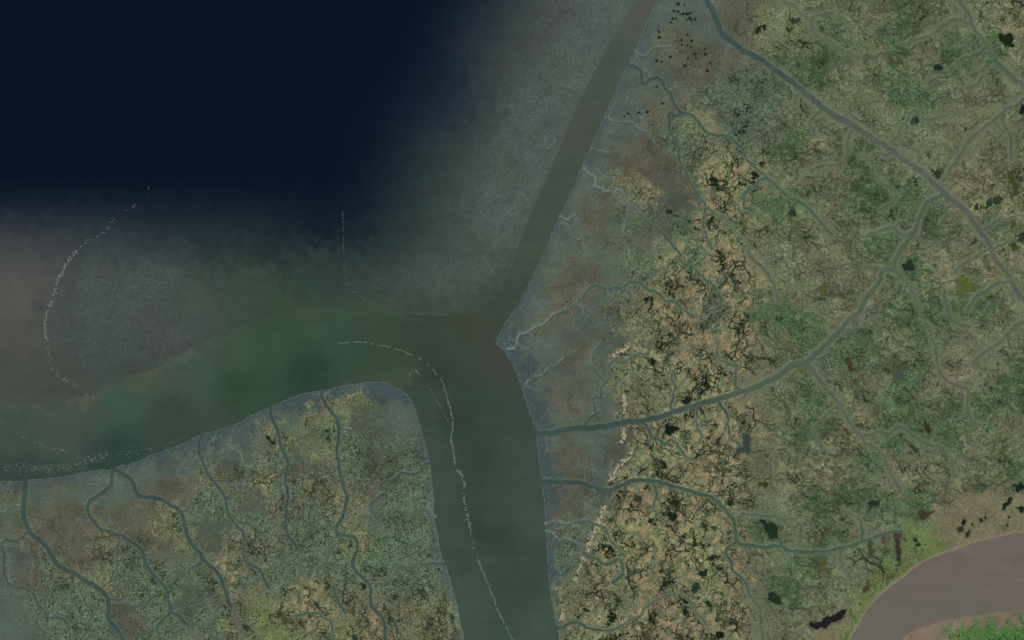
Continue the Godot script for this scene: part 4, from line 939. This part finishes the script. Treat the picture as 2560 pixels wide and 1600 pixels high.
	return {"h": out_h, "rgb": rgb, "water": water, "kind": kind, "bush": bush, "dc": dc, "cid": cid, "ds": ds, "pd": pd, "pid": pid, "arm": arm, "rim": rim}

# ---------------------------------------------------------------- building
var dc := PackedFloat32Array()
var ds := PackedFloat32Array()
var pd := PackedFloat32Array()
var arm := PackedFloat32Array()
var rim := PackedFloat32Array()
var cid := PackedByteArray()
var pid := PackedByteArray()
var kind := PackedByteArray()
var bush := PackedByteArray()
var water_map: ImageTexture
var rng := RandomNumberGenerator.new()

func tag(o: Node3D, label: String, category: String, group := "", what := "") -> void:
	o.set_meta("label", label)
	o.set_meta("category", category)
	if group:
		o.set_meta("group", group)
	if what:
		o.set_meta("kind", what)

func put(called: String, mesh: Mesh, mat: Material, at := Vector3.ZERO) -> MeshInstance3D:
	var o := MeshInstance3D.new()
	var k: int = made.get(called, 0)
	made[called] = k + 1
	o.name = called if k == 0 else "%s_%03d" % [called, k]
	o.mesh = mesh
	o.material_override = mat
	o.position = at
	add_child(o, true)
	return o

func surface(c: Color, rough: float, spec := 0.25) -> StandardMaterial3D:
	var m := StandardMaterial3D.new()
	m.albedo_color = c
	m.roughness = rough
	m.metallic_specular = spec
	return m

# still water with floating weed: the colour varies in soft patches
func pond_skin(c: Array) -> StandardMaterial3D:
	var m := surface(gain(c), 0.4, 0.2)
	m.albedo_texture = mottle()
	m.uv1_triplanar = true
	m.uv1_world_triplanar = true
	m.uv1_scale = Vector3(1.0, 1.0, 1.0) / 70.0
	return m

var mottled: NoiseTexture2D
func mottle() -> NoiseTexture2D:
	if mottled == null:
		var n := FastNoiseLite.new()
		noise(n, 99, 34.0, FastNoiseLite.TYPE_SIMPLEX_SMOOTH, 4)
		var ramp := Gradient.new()
		ramp.set_color(0, Color(0.74, 0.76, 0.74))
		ramp.set_color(1, Color(1.0, 1.0, 1.0))
		mottled = NoiseTexture2D.new()
		mottled.width = 256
		mottled.height = 256
		mottled.seamless = true
		mottled.noise = n
		mottled.color_ramp = ramp
	return mottled

func gain(c: Array) -> Color:
	return Color(lin(c[0]) / GAIN.x, lin(c[1]) / GAIN.y, lin(c[2]) / GAIN.z).linear_to_srgb()

func height_at(x: float, y: float) -> float:
	var i := clampi(int((x + EDGE) / STEP + 0.5), 0, FW - 1)
	var j := clampi(int((y + EDGE) / STEP + 0.5), 0, FH - 1)
	return hgt[j * FW + i]

func index_at(x: float, y: float) -> int:
	return clampi(int((y + EDGE) / STEP + 0.5), 0, FH - 1) * FW + clampi(int((x + EDGE) / STEP + 0.5), 0, FW - 1)

# a sheet made of the given cells of the ground grid; level NAN follows the ground
func sheet(cells: PackedInt32Array, size: int, level: float, lift := 0.0) -> ArrayMesh:
	var wide := FW / size + 1
	var seen := {}
	var v := PackedVector3Array()
	var nrm := PackedVector3Array()
	var uv := PackedVector2Array()
	var idx := PackedInt32Array()
	var corner := [0, 0, 0, 0]
	for c in cells:
		var ci := c % wide
		var cj := c / wide
		for q in 4:
			var i: int = ci + (q & 1)
			var j: int = cj + (q >> 1)
			var key := j * wide + i
			var at: int = seen.get(key, -1)
			if at < 0:
				at = v.size()
				seen[key] = at
				var gi: int = mini(i * size, FW - 1)
				var gj: int = mini(j * size, FH - 1)
				var h := level
				if is_nan(level):
					h = hgt[gj * FW + gi] + lift
					var e := mini(gi + 2, FW - 1)
					var w := maxi(gi - 2, 0)
					var s := mini(gj + 2, FH - 1)
					var n := maxi(gj - 2, 0)
					nrm.append(Vector3(-(hgt[gj * FW + e] - hgt[gj * FW + w]) / ((e - w) * STEP), 1.0, -(hgt[s * FW + gi] - hgt[n * FW + gi]) / ((s - n) * STEP)).normalized())
				else:
					nrm.append(Vector3.UP)
				v.append(Vector3(gi * STEP - EDGE - 1280.0, h, gj * STEP - EDGE - 800.0))
				uv.append(Vector2((gi + 0.5) / FW, (gj + 0.5) / FH))
			corner[q] = at
		if (ci + cj) & 1:
			idx.append_array(PackedInt32Array([corner[0], corner[1], corner[2], corner[1], corner[3], corner[2]]))
		else:
			idx.append_array(PackedInt32Array([corner[0], corner[1], corner[3], corner[0], corner[3], corner[2]]))
	var a := []
	a.resize(Mesh.ARRAY_MAX)
	a[Mesh.ARRAY_VERTEX] = v
	a[Mesh.ARRAY_NORMAL] = nrm
	a[Mesh.ARRAY_TEX_UV] = uv
	a[Mesh.ARRAY_INDEX] = idx
	var m := ArrayMesh.new()
	m.add_surface_from_arrays(Mesh.PRIMITIVE_TRIANGLES, a)
	return m

# several sheets at once, each on a thread of its own
func sheets(jobs: Array) -> Array:
	var out := []
	out.resize(jobs.size())
	var t := WorkerThreadPool.add_group_task(func(k: int): out[k] = sheet(jobs[k][0], jobs[k][1], jobs[k][2], jobs[k][3]), jobs.size())
	WorkerThreadPool.wait_for_group_task_completion(t)
	return out

func build_ground() -> void:
	var rgb := PackedByteArray()
	var wat := PackedByteArray()
	for c in chunk:
		rgb.append_array(c.rgb); wat.append_array(c.water); kind.append_array(c.kind); bush.append_array(c.bush)
		dc.append_array(c.dc); ds.append_array(c.ds); pd.append_array(c.pd); arm.append_array(c.arm); rim.append_array(c.rim)
		cid.append_array(c.cid); pid.append_array(c.pid)
	chunk.clear()
	water_map = ImageTexture.create_from_image(Image.create_from_data(FW, FH, false, Image.FORMAT_RGBA8, wat))
	var mat := surface(Color.WHITE, 0.95, 0.15)
	mat.albedo_texture = ImageTexture.create_from_image(Image.create_from_data(FW, FH, false, Image.FORMAT_RGB8, rgb))
	mat.albedo_color = Color(1.0 / GAIN.x, 1.0 / GAIN.y, 1.0 / GAIN.z).linear_to_srgb() if GAIN != Vector3.ONE else Color.WHITE
	var zone := []
	for k in 8:
		zone.append(PackedInt32Array())
	var wide := FW / 2 + 1
	for j in MH:
		for i in MW - 1:
			var at := (j * 2 + 1) * FW + i * 2 + 1
			var m := kind[at]
			if (m & 5) and ds[at] > 16.0 and arm[at] > 16.0 and rim[at] > 30.0:
				continue
			var x := at % FW * STEP - EDGE
			var y := j * 2 * STEP - EDGE
			var z := 1
			if m & 2:
				z = 2 if x > 845.0 else 3
			elif x < 1290.0 and y > 900.0:
				z = 0
			elif m & 16 or m & 4:
				z = 5 if y > 1440.0 and x > 2190.0 and (y - 1600.0) > (2251.0 - x) * 0.25 and kind[mini(at, kind.size() - 1)] & 4 == 0 and below_muddy(x, y) else 4
			elif m & 8:
				z = 6
			zone[z].append(j * wide + i)
	var names := ["salt_marsh", "salt_marsh", "mudflat", "shoal", "grass_bank", "river_bank", "mudflat"]
	var labels := ["southern salt marsh cut by six winding creeks, green and grey-brown", "wide eastern salt marsh, tan in the west and olive green in the east, full of dark pools", "grey-green northern flat sinking into the dark sea beside the straight channel", "blue-grey drowned shoal ringed by a broken surf line", "bright green grassy foreshore along the muddy brown river", "pinkish bank with vivid green grass in the bottom right corner", "bare blue-grey and rust-brown mudflat along the river's east bank"]
	var cats := ["salt marsh", "salt marsh", "mudflat", "shoal", "grass bank", "river bank", "mudflat"]
	var jobs := []
	for k in 7:
		jobs.append([zone[k], 2, NAN, 0.0])
	var got := sheets(jobs)
	for k in 7:
		tag(put(names[k], got[k], mat), labels[k], cats[k], "", "structure")
	var bed := PlaneMesh.new()
	bed.size = Vector2(24000, 24000)
	tag(put("seabed", bed, surface(Color(0.22, 0.24, 0.2), 0.95), Vector3(0, -12.0, 0)), "deep muddy bed under the sea and the river", "seabed", "", "structure")

	# the country round the surveyed ground, out to the horizon: west, south, east and north of it
	var marsh := surface(gain([98, 106, 86]), 0.95, 0.15)
	var navy := surface(gain(NAVY), 0.4, 0.12)
	var green := surface(gain([58, 78, 70]), 0.4, 0.12)
	var brown := surface(gain([108, 102, 96]), 0.4, 0.12)
	var x0 := -1440.0
	var x1 := -1440.0 + (FW - 1) * STEP
	var z0 := -960.0
	var z1 := -960.0 + MH * 2 * STEP
	var far := 9000.0
	var out := [
		["sea", navy, x0 - far, x0, z0 - far, 120.0, 0.0, "open navy sea beyond the left edge", "sea"],
		["river", green, x0 - far, x0, 120.0, 408.0, 0.0, "estuary water continuing beyond the left edge", "river"],
		["ground", marsh, x0 - far, x0, 408.0, z1 + far, 0.6, "marsh continuing beyond the left edge", "marsh"],
		["sea", navy, x0, 404.0, z0 - far, z0, 0.0, "open navy sea beyond the top edge", "sea"],
		["river", green, 404.0, 458.0, z0 - far, z0, 0.0, "northern river arm continuing beyond the top edge", "river"],
		["ground", marsh, 458.0, x1, z0 - far, z0, 0.6, "marsh continuing beyond the top edge", "marsh"],
		["ground", marsh, x0, -96.0, z1, z1 + far, 0.6, "marsh continuing beyond the bottom edge west of the river", "marsh"],
		["river", green, -96.0, 145.0, z1, z1 + far, 0.0, "southern river arm continuing beyond the bottom edge", "river"],
		["ground", marsh, 145.0, 780.0, z1, z1 + far, 0.6, "marsh continuing beyond the bottom edge east of the river", "marsh"],
		["river", brown, 780.0, 935.0, z1, z1 + far, 0.0, "muddy river continuing beyond the bottom edge", "river"],
		["ground", marsh, 935.0, x1, z1, z1 + far, 0.6, "marsh continuing beyond the bottom right corner", "marsh"],
		["ground", marsh, x1, x1 + far, z0 - far, 521.0, 0.6, "marsh continuing beyond the right edge", "marsh"],
		["river", brown, x1, x1 + far, 521.0, 706.0, 0.0, "muddy river continuing beyond the right edge", "river"],
		["ground", marsh, x1, x1 + far, 706.0, z1 + far, 0.6, "marsh continuing beyond the right edge south of the muddy river", "marsh"],
	]
	for q in out:
		var sheet_ := PlaneMesh.new()
		sheet_.size = Vector2(q[3] - q[2], q[5] - q[4])
		tag(put(q[0], sheet_, q[1], Vector3((q[2] + q[3]) * 0.5, q[6], (q[4] + q[5]) * 0.5)), q[7], q[8], "", "structure")

func below_muddy(x: float, y: float) -> bool:
	return y > 1523.0 + maxf(0.0, (2560.0 - x)) * 0.12 - 2.0 or (x < 2260.0 and y > 1575.0 and x > 2235.0 - (y - 1600.0) * 0.2)

func water_skin(alpha: bool) -> StandardMaterial3D:
	var m := surface(Color.WHITE, 0.4, 0.12)
	m.albedo_texture = water_map
	m.albedo_color = Color(1.0 / GAIN.x, 1.0 / GAIN.y, 1.0 / GAIN.z).linear_to_srgb() if GAIN != Vector3.ONE else Color.WHITE
	if alpha:
		m.transparency = BaseMaterial3D.TRANSPARENCY_ALPHA
	return m

func build_water() -> void:
	var cells := [PackedInt32Array(), PackedInt32Array(), PackedInt32Array()]
	var wide := FW / 4 + 1
	for j in FH / 4:
		for i in FW / 4:
			var at := (j * 4 + 2) * FW + i * 4 + 2
			var m := kind[at]
			if m & 2:
				cells[0].append(j * wide + i)
			elif m & 1 or (m & 4) == 0 and ds[at] < 8.0 and not near_muddy(at):
				cells[1].append(j * wide + i)
			elif m & 4 or ds[at] < 8.0:
				cells[2].append(j * wide + i)
	var got := sheets([[cells[0], 4, 0.0, 0.0], [cells[1], 4, 0.0, 0.0], [cells[2], 4, 0.0, 0.0]])
	tag(put("sea", got[0], water_skin(true)), "dark navy sea turning grey-green over the flats at the upper left", "sea", "", "structure")
	tag(put("river", got[1], water_skin(false)), "broad green estuary river with a straight northern arm and a southern arm", "river", "", "structure")
	tag(put("river", got[2], water_skin(false)), "muddy brown river crossing the bottom right corner", "river", "", "structure")

func near_muddy(at: int) -> bool:
	return at % FW * STEP - EDGE > 2000.0

func build_creeks_and_ponds() -> void:
	var cells := []
	var pool := []
	for k in creek_info.size():
		cells.append(PackedInt32Array())
	for k in ponds.size():
		pool.append(PackedInt32Array())
	var wide := FW / 2 + 1
	for j in MH:
		for i in MW - 1:
			var at := (j * 2 + 1) * FW + i * 2 + 1
			if dc[at] < 3.4 and cid[at] < 255 and not ((kind[at] & 5) and ds[at] > 8.0):
				cells[cid[at]].append(j * wide + i)
			elif pd[at] < 4.0 and pid[at] < 255:
				pool[pid[at]].append(j * wide + i)
	var jobs := []
	for c in cells:
		jobs.append([c, 2, 0.03, 0.0])
	for c in pool:
		jobs.append([c, 2, POOL, 0.0])
	var got := sheets(jobs)
	var skin := water_skin(false)
	for k in creek_info.size():
		if cells[k].size() > 1:
			tag(put("tidal_creek", got[k], skin), creek_info[k][2], "creek", "tidal creeks and gullies of the marsh", "structure")
	for k in ponds.size():
		if pool[k].size() > 1:
			var c: PackedFloat64Array = ponds[k].rgb
			tag(put("pond", got[creek_info.size() + k], pond_skin([c[0], c[1], c[2]])), ponds[k].label, "pond", "ponds and lagoons of the marsh", "structure")

func build_pools() -> void:
	# every hollow that dips below the level of the marsh water holds a pool
	var wide := FW / 2 + 1
	var flag := PackedByteArray()
	flag.resize(wide * (MH + 1))
	for j in range(1, MH - 1):
		for i in range(1, MW - 2):
			var at := (j * 2) * FW + i * 2
			if kind[at] & 7 or dc[at] < 7.0 or pd[at] < 9.0 or ds[at] < 12.0:
				continue
			if minf(minf(hgt[at], hgt[at + 2]), minf(hgt[at + 2 * FW], hgt[at + 2 * FW + 2])) < POOL - 0.02:
				flag[j * wide + i] = 1
	var groups := []
	var todo := PackedInt32Array()
	for c in flag.size():
		if flag[c] != 1:
			continue
		var cells := PackedInt32Array()
		todo.append(c)
		flag[c] = 2
		while todo.size():
			var q := todo[todo.size() - 1]
			todo.resize(todo.size() - 1)
			cells.append(q)
			for step in [1, -1, wide, -wide]:
				if flag[q + step] == 1:
					flag[q + step] = 2
					todo.append(q + step)
		if cells.size() > 1:
			groups.append(cells)
	groups.sort_custom(func(a, b): return a.size() > b.size() or (a.size() == b.size() and a[0] < b[0]))
	var skins := [surface(gain([26, 36, 26]), 0.4, 0.2), surface(gain([42, 56, 40]), 0.4, 0.2), surface(gain([60, 54, 40]), 0.4, 0.2)]
	var rest := [PackedInt32Array(), PackedInt32Array(), PackedInt32Array()]
	var single := []
	for g in groups:
		var c: int = g[g.size() / 2]
		var x := c % wide * 2 * STEP - EDGE
		var y := c / wide * 2 * STEP - EDGE
		var at := index_at(x, y)
		var k := 0 if x > 1380.0 and x < 1900.0 else 1
		if kind[at] & 8:
			k = 2
		if single.size() < 140 and g.size() > 14:
			single.append([g, k])
		else:
			rest[k].append_array(g)
	var jobs := []
	for s in single:
		jobs.append([s[0], 2, POOL, 0.0])
	for r in rest:
		jobs.append([r, 2, POOL, 0.0])
	var got := sheets(jobs)
	var said := ["black-green branching pool between the pale hummocks of the tan marsh", "dark green branching pool in the olive or green marsh", "brown-black branching pool on the bare mudflat"]
	var rows := ["branching pools of the tan marsh", "branching pools of the green marsh", "branching pools of the mudflat"]
	# each is told apart by the pond it lies beside
	var marks := {}
	for p in ponds:
		var short: String = p.label
		for word in [" in ", " on ", " at ", " near ", " cut ", " beside ", " tapering ", " with ", " above ", " below ", " inside ", " under ", " north", " south ", " close ", " alone ", " topping ", " behind ", " east ", " left ", " right ", " just ", " among ", " by ", " bent ", " pointing "]:
			var cut := short.find(word)
			if cut > 0:
				short = short.substr(0, cut)
		marks[short] = null if marks.has(short) else (p.lo + p.hi) * 0.5
	var taken := {}
	var looks := ["black-green branching pool", "dark green branching pool", "brown-black branching pool"]
	var points := ["east", "south-east", "south", "south-west", "west", "north-west", "north", "north-east"]
	for k in single.size():
		var c: int = single[k][0][single[k][0].size() / 2]
		var q := Vector2(c % wide * 2 * STEP - EDGE, c / wide * 2 * STEP - EDGE)
		var label: String = said[single[k][1]]
		var best := 420.0
		var pick := ""
		for s in marks:
			if marks[s] == null:
				continue
			var v: Vector2 = q - marks[s]
			var key := "%s of the %s" % [points[posmod(roundi(v.angle() / (PI / 4.0)), 8)], s]
			if v.length() < best and not taken.has(key):
				best = v.length()
				pick = key
		if pick:
			taken[pick] = true
			label = "%s%s %s" % ["large " if single[k][0].size() > 120 else "", looks[single[k][1]], pick]
		tag(put("marsh_pool", got[k], skins[single[k][1]]), label, "pool", rows[single[k][1]])
	var mass := ["small black-green pools scattered over the tan marsh", "small dark green pools scattered over the green marsh", "small brown pools scattered over the mudflat"]
	for k in 3:
		if rest[k].size():
			tag(put("marsh_pools", got[single.size() + k], skins[k]), mass[k], "pools", "", "stuff")

func build_banks() -> void:
	var skin := surface(gain([162, 154, 130]), 0.9, 0.2)
	for line in SHELL_BANKS.split("\n", false):
		var c := line.split("|")
		var course := pts(c[2])
		var width := float(c[1])
		var cells := PackedInt32Array()
		var wide := FW / 2 + 1
		var lo := course[0]
		var hi := course[0]
		for q in course:
			lo = lo.min(q)
			hi = hi.max(q)
		for j in range(int((lo.y - 20 + EDGE) / STEP / 2), int((hi.y + 20 + EDGE) / STEP / 2)):
			for i in range(int((lo.x - 20 + EDGE) / STEP / 2), int((hi.x + 20 + EDGE) / STEP / 2)):
				var q := Vector2(i * 2 * STEP - EDGE, j * 2 * STEP - EDGE)
				var best := 1e9
				for k in course.size() - 1:
					best = minf(best, q.distance_to(Geometry2D.get_closest_point_to_segment(q, course[k], course[k + 1])))
				if best < width * 0.30 + n_grain.get_noise_2d(q.x, q.y) * width * 1.1 + n_fine.get_noise_2d(q.x, q.y) * 2.0 and dc[index_at(q.x, q.y)] > 2.0:
					cells.append(j * wide + i)
		if cells.size() > 1:
			tag(put("shell_bank", sheet(cells, 2, NAN, 0.22), skin), c[0], "shell bank", "white shell banks at the marsh's edge")

func clump(sides: int, rings: int, s: int, squat: float) -> ArrayMesh:
	# an uneven low dome of leaves, one metre across the base
	rng.seed = s
	var st := SurfaceTool.new()
	st.begin(Mesh.PRIMITIVE_TRIANGLES)
	var ring := []
	for k in rings:
		var a := PackedVector3Array()
		var up := float(k) / rings
		for i in sides:
			var t := TAU * (i + 0.5 * (k & 1)) / sides
			var r := 0.5 * sqrt(1.0 - up * up) * rng.randf_range(0.7, 1.3)
			a.append(Vector3(cos(t) * r, up * squat * rng.randf_range(0.7, 1.25), sin(t) * r))
		ring.append(a)
	var tip := Vector3(rng.randf_range(-0.1, 0.1), squat, rng.randf_range(-0.1, 0.1))
	for k in rings:
		for i in sides:
			var j := (i + 1) % sides
			if k == rings - 1:
				for q in [ring[k][i], tip, ring[k][j]]:
					st.add_vertex(q)
			else:
				for q in [ring[k][i], ring[k + 1][i], ring[k][j], ring[k][j], ring[k + 1][i], ring[k + 1][j]]:
					st.add_vertex(q)
	st.generate_normals()
	return st.commit()

func build_shrubs() -> void:
	var leaf := surface(Color.WHITE, 0.9, 0.15)
	leaf.vertex_color_use_as_albedo = true
	leaf.backlight_enabled = true
	leaf.backlight = Color(0.05, 0.07, 0.03)
	rng.seed = 77
	var where := [[], []]
	for k in 420000:
		var x := rng.randf_range(-150.0, 2710.0)
		var y := rng.randf_range(-150.0, 1750.0)
		var at := index_at(x, y)
		var b := bush[at] / 255.0
		if rng.randf() < b * 0.9:
			where[0 if x < 1290.0 else 1].append([x, y, b, rng.randf(), rng.randf(), rng.randf()])
	var labels := ["dark green shrubs and cordgrass tufts dotted over the southern marsh", "dark green shrubs and cordgrass tufts dotted over the eastern marsh"]
	for z in 2:
		var mm := MultiMesh.new()
		mm.transform_format = MultiMesh.TRANSFORM_3D
		mm.use_colors = true
		mm.mesh = clump(6, 2, 5 + z, 0.4)
		mm.instance_count = where[z].size()
		for k in where[z].size():
			var q: Array = where[z][k]
			var size: float = lerpf(1.6, 4.4, q[3] * q[3]) * (0.75 + 0.5 * q[2])
			var t := Transform3D(Basis(Vector3.UP, q[4] * TAU).scaled(Vector3(size, size * 0.8, size)), Vector3(q[0] - 1280.0, height_at(q[0], q[1]) - 0.1, q[1] - 800.0))
			mm.set_instance_transform(k, t)
			var dark: float = lerpf(0.75, 1.35, q[5])
			mm.set_instance_color(k, Color(0.030 * dark, 0.047 * dark, 0.024 * dark))
		var o := MultiMeshInstance3D.new()
		o.name = "marsh_shrubs" if z == 0 else "marsh_shrubs_001"
		o.multimesh = mm
		o.material_override = leaf
		tag(o, labels[z], "shrubs", "", "stuff")
		add_child(o, true)
	# the dark reed clumps standing out on the bare mudflat
	var reed := surface(gain([34, 48, 32]), 0.9, 0.1)
	var shapes := []
	for k in 5:
		shapes.append(clump(9, 3, 100 + k, 0.22))
	var n := 0
	for q in pts(REEDS):
		var x := 1240.0 + q.x / 3.78
		var y := q.y / 3.78
		rng.seed = 900 + n
		var size := rng.randf_range(5.5, 10.0)
		var o := put("reed_clump", shapes[n % 5], reed, Vector3(x - 1280.0, height_at(x, y) - 0.15, y - 800.0))
		o.rotation.y = rng.randf() * TAU
		o.scale = Vector3(size, 6.0, size * rng.randf_range(0.55, 1.1))
		tag(o, "dark reed clump standing alone on the bare mudflat beside the northern arm", "reed clump", "reed clumps on the north-eastern mudflat")
		n += 1

func fleck(st: SurfaceTool, at: Vector2, size: float, turn: float, stretch: float, level: float) -> void:
	# a small raised patch of foam, domed at the middle
	var n := 6
	var rim := []
	for i in n:
		var t := TAU * i / n
		var p := Vector2(cos(t) * stretch, sin(t)) * size * rng.randf_range(0.6, 1.25)
		p = p.rotated(turn)
		rim.append(Vector3(at.x + p.x - 1280.0, level, at.y + p.y - 800.0))
	var mid := Vector3(at.x - 1280.0, level + 0.18, at.y - 800.0)
	for i in n:
		for q in [rim[i], rim[(i + 1) % n], mid]:
			st.add_vertex(q)

func build_foam() -> void:
	var skin := surface(gain([116, 126, 120]), 0.8, 0.3)
	var n := 0
	for line in FOAM.split("\n", false):
		var c := line.split("|")
		rng.seed = 300 + n
		var course := smooth_course(pts(c[4]), 2.5, 77.0 + n)
		var st := SurfaceTool.new()
		st.begin(Mesh.PRIMITIVE_TRIANGLES)
		var scatter := float(c[1])
		var size := float(c[2])
		var total := 0.0
		for i in course.size() - 1:
			total += course[i].distance_to(course[i + 1])
		var run := 0.0
		for i in course.size() - 1:
			var a := course[i]
			var b := course[i + 1]
			var l := a.distance_to(b)
			var dir := (b - a) / maxf(l, 0.01)
			var many := l * float(c[3])
			var count := int(many) + (1 if rng.randf() < many - int(many) else 0)
			var clot := n_patch.get_noise_2d(a.x * 6.0, a.y * 6.0)
			for k in count:
				if rng.randf() < 0.2 - clot * 1.4:
					continue
				var q := a.lerp(b, rng.randf()) + dir.orthogonal() * rng.randfn(0.0, 0.5) * scatter
				fleck(st, q, size * lerpf(0.45, 1.15, rng.randf()), dir.angle() + rng.randfn(0.0, 0.25 + scatter * 0.08), lerpf(1.2, 2.2, rng.randf()), 0.06)
			run += l
		st.generate_normals()
		tag(put("foam_line", st.commit(), skin), c[0], "foam line", "foam lines and whitecaps on the water", "stuff" if scatter > 2.5 else "")
		n += 1
	var pale := surface(gain([104, 118, 114]), 0.7, 0.3)
	var named := {"ARM_EAST": ARM_EAST, "SOUTH_SHORE": SOUTH_SHORE, "EAST_SHORE": EAST_SHORE}
	for line in SHORE_FOAM.split("\n", false):
		var c := line.split("|")
		rng.seed = 500 + n
		var course := smooth_course(pts(named[c[2]]), 2.5, 5.0)
		var st := SurfaceTool.new()
		st.begin(Mesh.PRIMITIVE_TRIANGLES)
		for i in course.size() - 1:
			var a := course[i]
			var b := course[i + 1]
			var l := a.distance_to(b)
			var many := int(l / 2.0) + 1
			for k in many:
				var q := a.lerp(b, (k + rng.randf()) / many)
				if q.y > 1000.0 and q.y < 1210.0 and c[2] == "SOUTH_SHORE" and q.x > 1030.0:
					continue
				var at := index_at(q.x, q.y)
				if dc[at] < 2.0 or rng.randf() < 0.12:
					continue
				fleck(st, q, float(c[1]) * rng.randf_range(0.5, 1.1), (b - a).angle(), 1.6, 0.12)
		st.generate_normals()
		tag(put("wave_line", st.commit(), pale), c[0], "wave line", "wave lines along the shores")
		n += 1
